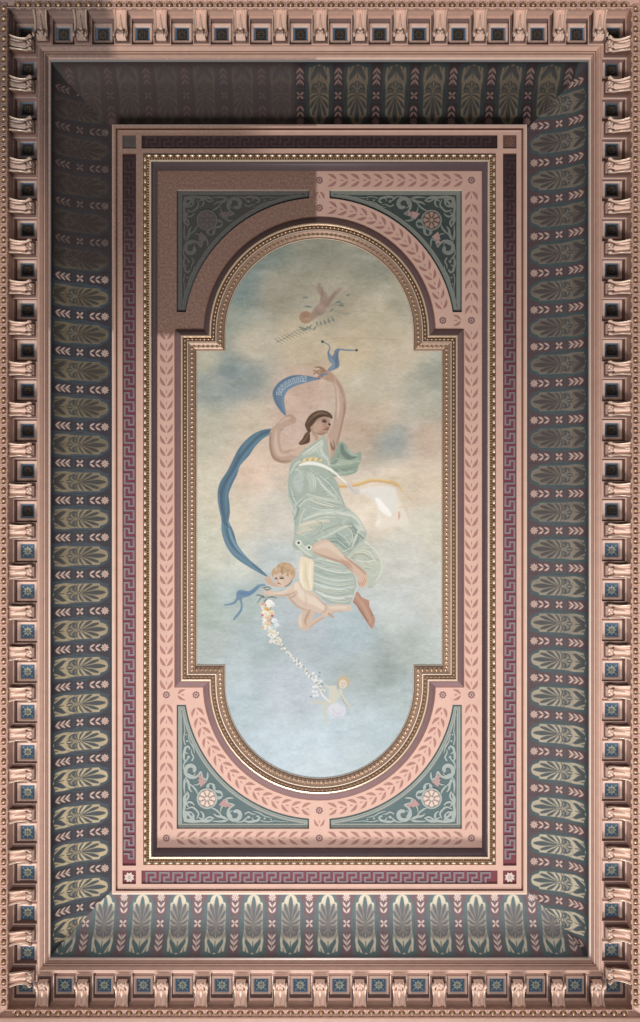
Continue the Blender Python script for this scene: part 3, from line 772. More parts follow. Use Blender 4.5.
# ---------------------------------------------------------------- carved brackets
def make_bracket():
    T = thing('carved_bracket', '', 'bracket')
    def hz(y):                                  # hang of the underside, y from -0.12 (wall) to 0.12 (room)
        t = (y+.12)/.24
        return .128-.062*t - .022*math.sin(PI*min(1, t*1.15)) + .030*math.exp(-((t-.88)/.10)**2)
    b = MB(); ys = [-.12+.24*i/14 for i in range(14)]+[.106, .112]
    xs = [-.046, -.044, -.036, -.026, -.017, -.008, 0, .008, .017, .026, .036, .044, .046]
    kk = [0, .86, .93, .84, .95, 1.0, .97, 1.0, .95, .84, .93, .86, 0]
    vs = []; n = len(xs)
    for j, y in enumerate(ys):
        h = hz(y)*(1.0 if j < len(ys)-1 else .5)
        for x, k in zip(xs, kk): vs.append((x*(1.1-.1*(y+.12)/.24), y, -h*k))
    fs = [(j*n+i, j*n+i+1, (j+1)*n+i+1, (j+1)*n+i) for j in range(len(ys)-1) for i in range(n-1)]
    fs += [tuple(range(n)), tuple(range((len(ys)-1)*n, len(ys)*n))]
    b.add(vs, fs, 'pinkbr', False)
    b.box((0, .0, -.022), (.058, .112, .020), 'shade')  # dark filler painting shade into the gaps beside the body
    b.build('bracket_body', T)
    b = MB()                                    # cap plate with a small step, at the soffit
    b.box((0, .004, -.005), (.083, .118, .005), 'pinkbr'); b.box((0, .004, -.014), (.076, .114, .005), 'mauve')
    b.build('cap_plate', T)
    b = MB(); b.box((0, -.117, -.128), (.078, .010, .012), 'pinkbr'); b.box((0, -.103, -.122), (.070, .006, .009), 'groove')
    b.build('heel_fillet', T)
    for s in (-1, 1):
        b = MB(); pts = []; rr = []
        for i in range(17):
            t = i/16; y = -.112+.205*t; pts.append((s*(.0625-.012*math.sin(PI*t)), y, -hz(y)-.001)); rr.append(.0135-.004*math.sin(PI*t))
        b.tube(pts, rr, 'pinkbr', 7)
        for i in range(len(pts)): pts[i] = (pts[i][0]+s*.003, pts[i][1], pts[i][2]-.010)
        b.tube(pts[1:-1], [.0052]*15, 'goldpale', 5)
        pts = [(s*.060, .090+r*math.cos(a)*.9, -hz(.09)+.006+r*math.sin(a)) for r, a in ((.024-.0016*k, -PI/2+.62*k) for k in range(11))]
        b.tube(pts, [.010-.0004*k for k in range(11)], 'hilite', 6)
        b.ellip((s*.060, .090, -hz(.09)+.006), (.013, .011, .011), 'goldpale', 8, 6)
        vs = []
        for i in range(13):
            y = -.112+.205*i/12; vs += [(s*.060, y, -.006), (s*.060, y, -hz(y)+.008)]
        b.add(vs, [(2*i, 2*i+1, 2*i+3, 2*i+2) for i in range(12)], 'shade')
        b.build('scroll', T)
    b = MB()                                    # acanthus tongue curling up at the tip
    pts = [(0, -.06, -hz(-.06)+.002), (0, -.01, -hz(-.01)-.002), (0, .03, -hz(.03)-.006), (0, .05, -hz(.05)-.008)]
    b.tube(pts, [.005, .012, .018, .016], 'pinkbr', 8)
    for s in (-1, 0, 1): b.ellip((s*.017, .070+(s == 0)*.010, -hz(.07)-.003-(s == 0)*.006), (.013, .015, .013), 'hilite', 9, 6)
    for s in (-1, 1):
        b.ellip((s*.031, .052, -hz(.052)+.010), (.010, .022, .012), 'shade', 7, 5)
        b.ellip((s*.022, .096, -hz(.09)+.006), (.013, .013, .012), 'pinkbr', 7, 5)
    b.build('acanthus_leaf', T)
    return T
proto = make_bracket(); first = True
for sd, lst in bl.items():
    n = len(lst)
    for k, a in enumerate(lst):
        lab = f'carved rose plaster bracket in the {sd} cornice row, {from_end(k, n, *ENDS[sd])} end'
        p = side_pt(sd, a, BM[sd], D_SO)
        sc = (1.0, 1.27, 1.0) if sd == 'top' else ((1.0, 1.24, 1.0) if sd == 'bottom' else (1.0, 1.0, 1.0))
        # placed by its foot on the soffit
        if first:
            first = False; o = proto; o.location = p; o.rotation_euler = (0, 0, ROT[sd]); o['label'] = lab; o['group'] = 'carved brackets round the cornice'; o.scale = sc
        else: dup(proto, 'carved_bracket', lab, p, ROT[sd], 'carved brackets round the cornice', sc)

# ---------------------------------------------------------------- egg moulding along the wall side
def egg_mesh():
    b = MB()
    b.ellip((0, -.004, .001), (.037, .042, .007), 'shade', 12, 4)  # flat dark disc painting the shade round the egg
    b.ellip((0, .002, -.012), (.020, .026, .020), 'gold', 10, 7)
    pts = []
    for i in range(13):
        a = math.radians(-60+300*i/12); pts.append((.040*math.cos(a), -.002+.040*math.sin(a), -.006))
    b.tube([(x, y, z) for x, y, z in pts], [.0075]*13, 'pinkcor', 6)
    b.tube([(.05, .035, -.004), (.05, .0, -.007), (.05, -.040, -.004)], [.009, .006, .003], 'pinkcor', 5)
    return b
eg = None
EP = {'left': 4.0, 'right': 635.2, 'top': 5.4, 'bottom': 1012.6}
for sd in ('left', 'right', 'top', 'bottom'):
    base = {'left': W(EP['left'], 511, 6.635), 'right': W(EP['right'], 511, 6.635), 'top': W(320, EP['top'], 6.635), 'bottom': W(320, EP['bottom'], 6.635)}[sd]
    T = thing('egg_moulding', f'row of carved eggs along the {sd} edge of the cornice, outside the brackets', 'moulding', base, ROT[sd])
    lo, hi, st = (9.5, 1010, 10.02) if sd in ('left', 'right') else (18.6, 624, 10.08)
    n = int((hi-lo)/st)+1
    Ri = Matrix.Rotation(-ROT[sd], 3, 'Z')
    for k in range(n):
        p = side_pt(sd, lo+k*st, EP[sd], 6.635); l = Ri @ (p-base)
        if eg is None: eg = egg_mesh().build('egg', T); o = eg
        else: o = eg.copy(); COL.objects.link(o); o.parent = T
        o.location = l; o.rotation_euler = (0, 0, 0)
# ---------------------------------------------------------------- gilded frame and the painting
pb = W(AX, 509.0, D_CAN)
PT = thing('ceiling_painting', 'large ceiling painting of a robed woman and cherubs in sky, in gilded arched frame', 'painting', pb)
def dz(d): return 7.058-(7.075-d)*0.55
def sweep_outline(b, prof, mats, smooth=False):
    loops = [[W(x, y, d) for x, y in outline(o)] for o, d in prof]; n = len(loops[0])
    for i in range(len(prof)-1):
        b.add(loops[i]+loops[i+1], [(k, (k+1) % n, n+(k+1) % n, n+k) for k in range(n)], mats[i] if isinstance(mats, (list, tuple)) else mats, smooth)
b = MB()
sweep_outline(b, [(-.4, D_CAN+.006), (0, dz(7.075)), (.7, dz(7.062)), (1.2, dz(7.066)), (2.2, dz(7.045)), (4.0, dz(7.03)), (6.0, dz(7.02)), (8.3, dz(7.002)), (9.0, dz(6.992)), (9.8, dz(6.992)), (10.1, dz(7.006)), (13.6, dz(7.006)), (13.9, dz(6.99)), (14.6, dz(6.982)), (15.6, dz(6.984)), (16.4, dz(6.992))],
              ['golddark', 'goldpale', 'golddark', 'goldmid', 'goldmid', 'goldmid', 'goldmid', 'goldmid', 'goldpale', 'golddark', 'golddark', 'golddark', 'gold', 'goldpale', 'gold'])
GFR = b.build('gilded_frame', org=pb, parent=PT)
b = MB()
sweep_outline(b, [(16.4, dz(6.992)), (17.0, 7.018), (17.3, 7.024), (18.6, 7.036), (20.2, 7.056), (21.4, 7.08), (21.8, D_FIELD-.004), (22.6, D_FIELD-.003)], ['lilac', 'golddark', 'lilac', 'lilac', 'lilac', 'lilac', 'groove'])
b.build('frame_cavetto', org=pb, parent=GFR)
def along(o, pitch):
    p = outline(o); n = len(p); out = []; 
    seg = [math.hypot(p[(i+1) % n][0]-p[i][0], p[(i+1) % n][1]-p[i][1]) for i in range(n)]
    tot = sum(seg); m = round(tot/pitch); st = tot/m; i = 0; acc = 0.0
    for k in range(m):
        t = (k+.5)*st
        while acc+seg[i] < t: acc += seg[i]; i += 1
        u = (t-acc)/seg[i]; a, c = p[i], p[(i+1) % n]
        out.append((a[0]+(c[0]-a[0])*u, a[1]+(c[1]-a[1])*u, math.atan2(c[1]-a[1], -(c[0]-a[0]))))
    return out
b = MB()
for i, (x, y, a) in enumerate(along(11.9, 2.05)):
    R = Matrix.Rotation(-a, 3, 'Z') if False else Matrix.Rotation(a, 3, 'Z')
    R = Matrix.Rotation(math.atan2(-math.sin(a), math.cos(a)), 3, 'Z')
    if i % 2 == 0: b.ellip(W(x, y, dz(6.996)), (.0175, .0120, .011), 'gold', 7, 4, R)
    else: b.ellip(W(x, y, dz(7.0)), (.0045, .0115, .009), 'goldmid', 5, 4, R)
b.build('bead_and_reel', org=pb, parent=GFR)
b = MB()
for i, (x, y, a) in enumerate(along(5.2, 4.6)):
    R = Matrix.Rotation(math.atan2(-math.sin(a), math.cos(a)), 3, 'Z')
    b.ellip(W(x, y, dz(7.024)), (.0165, .020, .005), 'gold', 8, 4, R)
    t = W(x, y, dz(7.022)); b.ellip(t, (.005, .022, .006), 'golddark', 5, 4, R)
b.build('leaf_enrichment', org=pb, parent=GFR)

# crops the painting was surveyed from: (x0, y0, scale)
def crop(x0, y0, s): return lambda *q: [(x0+q[i]/s, y0+q[i+1]/s) for i in range(0, len(q), 2)]
cA = crop(200, 330, 2.909); cB = crop(265, 335, 6.4); cC = crop(285, 400, 10.67); cD = crop(280, 440, 7.11)
cE = crop(290, 510, 6.4); cF = crop(330, 450, 7.11); cG = crop(255, 555, 8.0); cH = crop(205, 420, 6.39)
cI = crop(300, 670, 9.14); cJ = crop(260, 270, 5.82); cK = crop(220, 540, 5.333); cL = crop(260, 500, 4.571); cX = crop(0, 0, 1)
B = Board(186, 224, 452, 792, 3.0, (205, 195, 172))
# sky: measured colours on a loose lattice, smoothly interpolated
sky = [(205, 360, 190, 186, 165), (240, 265, 132, 144, 138), (262, 250, 128, 138, 130), (319, 245, 146, 146, 130), (375, 260, 150, 150, 134), (405, 300, 172, 168, 148), (230, 320, 160, 166, 152), (235, 290, 135, 150, 146),
       (280, 290, 165, 158, 140), (330, 300, 168, 160, 140), (380, 320, 190, 180, 155), (300, 340, 200, 187, 160), (250, 345, 200, 190, 168), (210, 385, 158, 165, 158), (240, 380, 156, 164, 160), (232, 372, 130, 145, 145),
       (210, 430, 196, 192, 172), (250, 420, 208, 194, 172), (300, 390, 205, 178, 160), (290, 425, 208, 182, 165), (350, 350, 208, 192, 162), (400, 350, 205, 192, 168), (425, 400, 185, 182, 165), (372, 385, 198, 190, 168),
       (393, 440, 158, 164, 158), (435, 380, 168, 170, 156), (425, 440, 205, 185, 165), (380, 420, 205, 188, 165), (360, 430, 200, 178, 158), (210, 480, 203, 196, 178), (250, 470, 212, 190, 172), (270, 520, 200, 195, 184), (240, 520, 212, 202, 184),
       (400, 480, 214, 200, 180), (430, 480, 212, 196, 176), (380, 510, 222, 210, 192), (430, 530, 208, 204, 190), (400, 560, 202, 202, 194), (210, 550, 200, 200, 184), (240, 560, 200, 202, 192), (270, 560, 186, 194, 194), (205, 610, 176, 186, 178),
       (240, 600, 176, 188, 186), (260, 640, 178, 190, 194), (210, 650, 186, 194, 192), (300, 630, 180, 188, 194), (350, 640, 178, 192, 200), (400, 610, 200, 204, 202), (430, 600, 204, 204, 198), (385, 668, 160, 170, 168), (410, 650, 180, 186, 182), (360, 665, 176, 186, 186),
       (435, 650, 196, 202, 200), (240, 700, 192, 206, 214), (290, 690, 198, 206, 216), (330, 740, 204, 218, 228), (380, 730, 192, 206, 212), (280, 750, 204, 218, 228), (400, 700, 186, 198, 200), (319, 775, 212, 224, 232), (360, 760, 206, 218, 224), (230, 670, 188, 200, 204)]
ax = B.x0+np.arange(B.w)/B.ps; ay = B.y0+np.arange(B.h)/B.ps
SX = ax[None, ::4]; SY = ay[::4, None]; num = np.zeros((SY.shape[0], SX.shape[1], 3)); den = np.zeros(num.shape[:2])
for x, y, r, g, bb in sky:
    k = .90 if y < 300 else (.945 if y < 460 else 1.0); r, g, bb = (r*k-(3 if y > 590 else 1), g*k, bb*k+(2 if y < 460 else 0))
    w = 1/(((SX-x)**2+(SY-y)**2)/180+1)**2.2; num += w[..., None]*np.array((r, g, bb)); den += w
low = num/den[..., None]
def up(a, h, w):
    yi = np.linspace(0, a.shape[0]-1, h); xi = np.linspace(0, a.shape[1]-1, w)
    y0 = np.floor(yi).astype(int); x0 = np.floor(xi).astype(int); y1 = np.minimum(y0+1, a.shape[0]-1); x1 = np.minimum(x0+1, a.shape[1]-1)
    fy = (yi-y0)[:, None, None]; fx = (xi-x0)[None, :, None]
    fy = fy*fy*(3-2*fy); fx = fx*fx*(3-2*fx)
    return (a[y0][:, x0]*(1-fy)+a[y1][:, x0]*fy)*(1-fx)+(a[y0][:, x1]*(1-fy)+a[y1][:, x1]*fy)*fx
full = up(low, B.h, B.w)
for cell, amp in ((60, 3.5), (22, 2.8), (9, 2.4), (4, 2.6), (2, 2.4)):
    n = rng.normal(0, 1, (B.h//cell+2, B.w//(cell*(2 if cell < 30 else 1))+2, 1)); full += up(n, B.h, B.w)*amp*np.array([1, 1, 1.1])
full = np.clip(full/255, 0, 1); B.c[:] = np.where(full <= .04045, full/12.92, ((full+.055)/1.055)**2.4)
# brushed cloud wisps
for i in range(150):
    x = rng.uniform(200, 440); y = rng.uniform(240, 775); L = rng.uniform(8, 34); c = (225, 218, 200) if y < 560 else (220, 228, 234)
    if rng.random() < .45: c = (150, 160, 160) if y < 560 else (165, 180, 190)
    B.stroke([(x, y), (x+L/2, y+rng.uniform(-3, 3)), (x+L, y+rng.uniform(-4, 4))], [1, rng.uniform(2, 6), 1], c, .10, 2.0)
B.stroke(cA(200, 250, 330, 255, 470, 262), .5, (150, 135, 120), .0)
for p in (cX(228, 308, 300, 313, 350, 311, 408, 316), cX(300, 345, 340, 338, 400, 340), cX(330, 258, 372, 252, 400, 262)): B.stroke(p, .45, (135, 125, 108), .4, .4)

BLUE, BLUED, BLUEL = (98, 124, 150), (72, 96, 122), (136, 160, 180)
SK, SKD, SKL, SKR = (186, 158, 138), (134, 104, 88), (216, 196, 176), (176, 132, 112)
DR, DRD, DRL = (160, 172, 162), (98, 118, 112), (216, 222, 212)
WOMAN, DRAPE, RIBBON, CHERUB, VEIL, GARL, SMALL, TOPC, HAIR, LEG, FOOT = 1, 2, 3, 4, 5, 6, 7, 8, 9, 10, 11

# --- distant cherub at the top with olive sprays
tc = (142, 122, 112)
B.stroke(cJ(300, 275, 340, 235, 375, 200), [6, 9, 8], tc, .85, 1.2, lab=TOPC)
B.stroke(cJ(375, 195, 372, 150, 345, 110, 345, 85), [8, 6.5, 4.5, 3.5], tc, .85, 1.0, lab=TOPC)
B.stroke(cJ(385, 200, 415, 165, 445, 130, 470, 108), [7, 5.5, 4, 2.2], tc, .8, 1.0, lab=TOPC)
B.blob(*cJ(266, 275)[0], 6.4, 6.2, (152, 126, 106), 1, lab=TOPC, hard=True)
B.blob(*cJ(272, 282)[0], 3.8, 3.6, (168, 146, 126), .8); B.blob(*cJ(262, 262)[0], 4, 2.2, (140, 108, 84), .6)
for e in ((258, 274), (276, 272)): B.blob(*cJ(*e)[0], .9, .7, (110, 88, 74), .8)
B.blob(*cJ(270, 292)[0], 1.3, .6, (140, 96, 84), .7)
for p in (cJ(360, 100, 362, 140, 350, 180), cJ(440, 130, 410, 170, 395, 200), cJ(330, 240, 350, 260, 380, 240)): B.stroke(p, [1.2, 2.0, 1], (118, 98, 90), .5, .8)
B.blob(*cJ(355, 215)[0], 4, 3, (176, 152, 138), .45)
for p in (cJ(95, 420, 150, 395, 215, 350, 280, 345), cJ(250, 215, 300, 218), cJ(400, 215, 450, 190, 490, 195), cJ(290, 350, 350, 320, 425, 290), cJ(440, 240, 470, 252, 530, 250)): B.stroke(p, .55, (112, 118, 108), .75)
for i in range(11):
    t = i/10; x, y = cJ(105+185*t, 415-75*t)[0]
    B.stroke([(x, y), (x-3.4, y-3.0+t), ], [1.3, .5], (118, 122, 108), .75); B.stroke([(x+1, y), (x+4.2, y+2.4)], [1.2, .4], (124, 120, 104), .6)
for x0, y0, dx, dy in ((330, 300, 4, 20), (350, 298, 8, 24), (372, 290, 12, 28), (395, 280, 14, 30), (418, 272, 16, 30), (300, 320, -20, 22), (280, 330, -30, 24), (325, 330, -14, 20), (440, 190, 30, -8), (455, 205, 30, 4), (470, 190, 18, 22), (410, 240, 18, -14), (500, 150, 24, -8), (250, 160, 30, 0), (260, 210, 40, 4), (225, 330, 40, 14)):
    B.stroke(cJ(x0, y0, x0+dx*.5, y0+dy*.6, x0+dx, y0+dy), [.8, 1.9, .5], (98, 112, 108), .8)

# --- veil and gold band streaming right
B.fill(cF(200, 290, 260, 300, 300, 350, 330, 410, 330, 500, 350, 560, 460, 540, 560, 540, 530, 430, 480, 330, 470, 270, 400, 252, 300, 262), (226, 220, 208), .55, 1.6, lab=VEIL)
B.fill(cF(200, 292, 300, 270, 400, 262, 460, 280, 470, 380, 440, 470, 380, 440, 330, 370, 260, 320), (216, 216, 212), .75, 1.0, lab=VEIL)
B.fill(cF(318, 350, 345, 342, 385, 385, 430, 440, 435, 470, 400, 462, 350, 420), (240, 238, 234), .9, .8, lab=VEIL)
B.stroke(cF(330, 520, 350, 480, 345, 440), [1, 2.6, 1], (232, 222, 212), .7, 1.0)
B.stroke(cF(330, 540, 340, 520, 360, 500), [2, 3.5, 2], (238, 236, 232), .6, 1.2); B.stroke(cF(255, 300, 300, 330, 340, 400), [1, 2, 1], (205, 205, 200), .5, 1.0)
B.stroke(cF(35, 248, 110, 256, 200, 242, 300, 214, 420, 226, 480, 246, 515, 296), [3.6, 3.9, 3.4, 3.2, 3.0, 2.4, .8], (206, 174, 122), 1, .5, lab=VEIL)
B.stroke(cF(40, 240, 110, 248, 200, 234, 300, 207, 420, 218), [.8]*5, (226, 204, 160), .8); B.stroke(cF(60, 262, 200, 254, 300, 226, 420, 236, 480, 258), [.7]*5, (176, 140, 92), .7)
B.stroke(cF(550, 330, 575, 350, 590, 370), [1.2, 1.8, .6], (206, 178, 150), .8); B.stroke(cF(490, 440, 492, 470, 488, 495), [1.2, 2.4, .8], (204, 160, 140), .8); B.stroke(cF(495, 405, 540, 408), [1.6, 1.6], (214, 196, 160), .7)

# --- upper ribbon with key pattern, and its tail
def ribbon_tail():
    B.fill(cB(362, 262, 385, 240, 412, 210, 430, 188, 412, 168, 402, 140, 400, 112, 410, 84, 404, 66, 368, 44, 372, 40, 408, 60, 418, 84, 412, 112, 428, 136, 440, 120, 446, 100, 468, 86, 520, 92, 583, 95, 583, 100, 520, 102, 480, 98, 470, 130, 477, 180, 470, 208, 425, 230, 380, 264), BLUE, 1, .5, lab=RIBBON)
    B.stroke(cB(412, 140, 432, 170, 440, 200, 400, 240), [1, 2.4, 2, 1], BLUEL, .55, .6, clip=RIBBON); B.stroke(cB(462, 110, 458, 160, 455, 205), [1, 2.2, 1], BLUED, .5, .6, clip=RIBBON)
    for q in ((368, 43), (586, 97)): B.blob(*cB(*q)[0], 1.5, 1.3, (84, 72, 62), 1, lab=RIBBON, hard=True)
ribbon_tail()
B.fill(cB(355, 276, 320, 270, 270, 262, 230, 257, 180, 258, 135, 273, 88, 303, 58, 340, 47, 372, 52, 402, 66, 440, 90, 475, 115, 505, 135, 517, 131, 480, 123, 430, 127, 388, 150, 352, 198, 326, 260, 306, 320, 290, 355, 284), BLUE, 1, .5, lab=RIBBON)
B.stroke(cB(300, 268, 220, 262, 150, 275, 90, 315, 62, 370, 80, 440, 120, 500), [.6, 2.2, 2.6, 2.6, 2.4, 2, 1], (82, 110, 140), .8, .8, clip=RIBBON)
B.stroke(cB(330, 284, 250, 300, 180, 325, 130, 365, 112, 420, 125, 490), [.8, 2, 2.4, 2.4, 2.2, 1], (112, 146, 176), .6, .8, clip=RIBBON)
kc = [(262, 283), (240, 280), (215, 284), (190, 290), (165, 300), (142, 312), (120, 328), (102, 346), (90, 366), (88, 386)]
for i in range(len(kc)-1):
    (x0, y0), (x1, y1) = kc[i], kc[i+1]; l = math.hypot(x1-x0, y1-y0); tx, ty = (x1-x0)/l, (y1-y0)/l; nx, ny = -ty, tx
    mm = lambda u, v: cB(x0+tx*u+nx*v, y0+ty*u+ny*v)[0]
    for q in ([mm(0, -15), mm(0, 15), mm(16, 15)], [mm(0, -15), mm(15, -15), mm(15, 4), mm(7, 4)]):
        for a, c in zip(q[:-1], q[1:]): B.stroke([a, c], .65, (176, 196, 208), .75, .35, clip=RIBBON)

# --- long lower ribbon
B.fill(cH(500, 50, 460, 50, 420, 55, 360, 65, 300, 95, 250, 140, 210, 190, 175, 260, 140, 330, 100, 390, 82, 450, 82, 520, 95, 590, 106, 640, 105, 700, 125, 780, 165, 850, 220, 900, 300, 950, 390, 1000, 398, 994, 350, 948, 290, 898, 240, 843, 205, 790, 185, 720, 160, 665, 152, 640, 160, 590, 155, 520, 152, 470, 180, 400, 205, 350, 225, 290, 280, 230, 320, 170, 370, 120, 430, 86, 490, 66), (78, 114, 136), 1, .5, lab=RIBBON)
for pts, w, col, al in ((cH(480, 60, 400, 75, 330, 110, 270, 170, 220, 240, 180, 320, 130, 400, 105, 470, 108, 560, 130, 640), [1, 2.4, 3.4, 4, 3.6, 3, 3, 3, 3, 1], (62, 94, 118), .8),
                        (cH(440, 80, 360, 115, 310, 165, 250, 235, 200, 320, 150, 410, 135, 500, 140, 590), [1, 2, 2.4, 3, 2.6, 2.4, 2, 1], (88, 134, 158), .7),
                        (cH(350, 80, 270, 150, 225, 215), [1, 3, 1], (92, 142, 158), .55), (cH(88, 480, 92, 560, 110, 640, 150, 700), [1, 1.6, 1.6, 1], (100, 146, 170), .7),
                        (cH(110, 650, 125, 740, 170, 830, 260, 905, 380, 990), [1.5, 3, 4, 4, 1], (98, 142, 164), .8), (cH(150, 650, 165, 740, 215, 830, 300, 920), [1, 2.4, 2.4, 1], (122, 166, 190), .75),
                        (cH(140, 660, 150, 740, 190, 820, 290, 910, 370, 980), [.6, .8, .8, .8, .5], (52, 94, 124), .7), (cH(100, 620, 125, 660, 160, 690), [.8, 1.6, .6], (46, 82, 110), .8)):
    B.stroke(pts, w, col, al, .9, clip=RIBBON)
# ribbon end by the cherub
B.fill(cK(238, 236, 205, 238, 172, 262, 150, 272, 108, 266, 88, 278, 86, 308, 68, 332, 24, 344, 26, 350, 78, 342, 98, 320, 110, 340, 106, 372, 70, 420, 78, 426, 116, 380, 121, 344, 118, 312, 150, 302, 186, 280, 216, 250, 242, 244), (104, 142, 172), 1, .5, lab=RIBBON)
B.stroke(cK(100, 285, 130, 285, 160, 285, 200, 250), [2, 3.4, 2.4, 1], (80, 124, 172), .8, .8, clip=RIBBON)

# --- woman: green cloak behind, arms, drapery
B.fill(cD(395, 60, 420, 18, 450, 15, 475, 40, 500, 75, 535, 98, 572, 82, 578, 140, 556, 190, 545, 228, 490, 250, 430, 255, 380, 262, 340, 240, 330, 190, 345, 140), (140, 156, 142), 1, .6, lab=DRAPE)
for pts, w, col, al in ((cD(440, 40, 450, 90, 500, 130, 540, 120), [3, 5, 5, 2], (96, 114, 108), .8), (cD(480, 60, 505, 95, 545, 112), [1, 2, 1.5], (168, 182, 166), .8), (cD(370, 180, 440, 170, 540, 150), [2, 3.4, 1], (170, 182, 162), .7),
                        (cD(350, 210, 430, 215, 540, 190), [2, 2.6, 1], (118, 136, 122), .7), (cD(360, 235, 430, 238, 520, 222), [1.5, 2.6, 1], (172, 184, 166), .7), (cD(420, 100, 400, 150, 360, 180), [2, 3, 1], (112, 130, 118), .6), (cD(400, 130, 470, 150, 560, 130), [1, 1.6, .8], (184, 194, 178), .5)):
    B.stroke(pts, w, col, al, .8, clip=DRAPE)
# raised arm (viewer's right)
B.fill(cX(331.2, 381.5, 334.5, 389, 335.6, 397, 335.4, 408, 334.2, 418, 332.3, 425, 329.5, 432, 326, 440, 325.5, 452, 329.5, 461.5, 332.5, 457, 337.3, 446, 341, 432, 344.2, 418, 346.6, 406, 345.6, 396, 342, 385, 337.5, 378.5, 333.5, 373.8, 327, 371), SK, 1, .5, lab=WOMAN)
B.fill(cB(350, 272, 375, 282, 398, 294, 428, 302, 442, 290, 440, 262, 420, 240, 398, 230, 372, 228, 352, 244), (178, 146, 122), 1, .5, lab=WOMAN)
for pts in (cB(372, 240, 350, 228, 330, 232, 310, 226), cB(376, 232, 356, 212, 338, 204, 320, 206), cB(370, 248, 345, 246, 328, 238, 310, 250), cB(388, 232, 370, 212, 352, 205, 336, 202), cB(366, 262, 350, 262, 340, 272, 348, 276)):
    B.stroke(pts, [2.4, 1.9, 1.6, 1.0], (164, 128, 104), 1, .4, lab=WOMAN); B.stroke([(x, y+.7) for x, y in pts], [.4]*4, (112, 80, 62), .7, .4)
B.stroke(cB(362, 258, 385, 252, 400, 248), [2.6, 2.2, 1], BLUE, .9, .4, lab=RIBBON)
for pts, w, col, al in ((cX(344.5, 400, 344.5, 412, 341.5, 428, 337, 444), [1, 2.6, 3, 2], (158, 126, 106), .75), (cX(337, 392, 338.5, 405, 337.5, 418), [1, 3, 1], SKL, .6), (cX(335.8, 395, 336, 410, 334, 422), [.8, 1, .8], (166, 136, 114), .6),
                        (cX(330.5, 443, 333, 449, 334.5, 447, 333.5, 441), [1.4, 2.8, 1.6, .8], (110, 78, 62), .75), (cX(343.5, 402, 344.6, 408, 344, 414), [.6, 1.8, .6], (168, 112, 92), .5), (cX(336.5, 380, 341, 389, 344, 398), [1, 2, 1], SKD, .45),
                        (cX(328, 438, 329, 446, 330, 456), [1, 2.2, 1], SKL, .6), (cX(334, 384, 337, 388, 339, 396), [1, 1.8, 1], SKL, .5)): B.stroke(pts, w, col, al, .8, clip=WOMAN)
# lowered arm, neck and shoulder
B.fill(cA(330, 322, 300, 340, 270, 346, 241, 350, 233, 322, 236, 292, 252, 281, 276, 270, 279, 262, 277, 253, 262, 246, 246, 250, 226, 270, 206, 290, 200, 320, 203, 352, 214, 378, 240, 388, 262, 386, 276, 373, 305, 362, 340, 345), SK, 1, .5, lab=WOMAN)
B.fill(cC(262, 280, 250, 350, 262, 420, 220, 465, 120, 505, 60, 540, 60, 580, 200, 600, 330, 520, 400, 460, 450, 400, 400, 330), (206, 176, 154), 1, .5, lab=WOMAN)
for pts in (cA(262, 250, 270, 252, 279, 256), cA(262, 256, 272, 260, 280, 262), cA(260, 262, 270, 266, 277, 269), cA(252, 250, 262, 246, 272, 249)):
    B.stroke(pts, [1.4, 1.3, .9], (190, 156, 134), 1, .35, lab=WOMAN); B.stroke([(x, y+.6) for x, y in pts], [.35]*3, (128, 96, 78), .7, .3)
for pts, w, col, al in ((cA(206, 300, 204, 330, 212, 366, 236, 382, 262, 380), [1, 2.2, 2.8, 2.6, 1], (146, 110, 92), .65), (cA(222, 292, 220, 330, 232, 362, 262, 362), [1, 3.6, 3.6, 1], (218, 192, 170), .6), (cA(236, 292, 236, 320, 243, 348), [.8, 1, .8], (150, 116, 98), .6),
                        (cA(245, 352, 275, 350, 305, 342), [1, 1, .8], (160, 128, 108), .5), (cA(232, 270, 250, 258, 262, 256), [1, 2, 1], SKL, .5), (cC(290, 300, 300, 350, 340, 400, 330, 420), [2, 3, 3, 2], (150, 118, 100), .55), (cC(270, 340, 275, 400, 280, 430), [1, 1.6, 1], SKL, .4),
                        (cC(120, 540, 220, 500, 300, 450), [1, 2, 1], SKL, .5), (cA(262, 385, 282, 372, 300, 366), [.8, 1, .6], (150, 116, 96), .5)): B.stroke(pts, w, col, al, .8, clip=WOMAN)
# head, turned down and to the right
B.fill(cC(262, 300, 300, 250, 350, 195, 400, 178, 450, 182, 478, 205, 484, 240, 490, 268, 478, 285, 476, 305, 462, 325, 458, 350, 430, 362, 400, 372, 350, 368, 300, 350), (174, 140, 120), 1, .4, lab=WOMAN)
B.fill(cC(300, 270, 340, 230, 385, 230, 400, 270, 385, 320, 340, 345, 300, 330), (196, 164, 142), .7, 1.2, clip=WOMAN)
B.stroke(cC(455, 300, 478, 296, 470, 268, 452, 262, 446, 240), [1.2, 1.4, 1, .8, .6], (150, 112, 94), .8, .5, clip=WOMAN)
B.stroke(cC(396, 215, 420, 208, 446, 222), [.6, 1.0, .5], (74, 52, 42), .9, .35); B.stroke(cC(398, 232, 420, 228, 442, 238), [1.0, 2.4, 1.0], (52, 38, 32), 1, .4); B.stroke(cC(460, 262, 472, 258, 484, 268), [.9, 2.0, .7], (50, 36, 32), 1, .35)
B.stroke(cC(446, 240, 456, 262, 462, 284), [.5, .9, .9], (206, 172, 150), .7, .5); B.stroke(cC(440, 288, 452, 294, 466, 290), [.6, 1, .6], (120, 76, 66), .7, .4)
B.stroke(cC(416, 318, 440, 312, 464, 318), [.7, 1.7, .6], (138, 74, 66), .95, .4); B.stroke(cC(424, 332, 444, 332), [.8, .6], (196, 152, 134), .7, .5); B.stroke(cC(420, 350, 400, 366, 350, 362), [1, 1.8, 1], (138, 102, 84), .7, .8, clip=WOMAN)
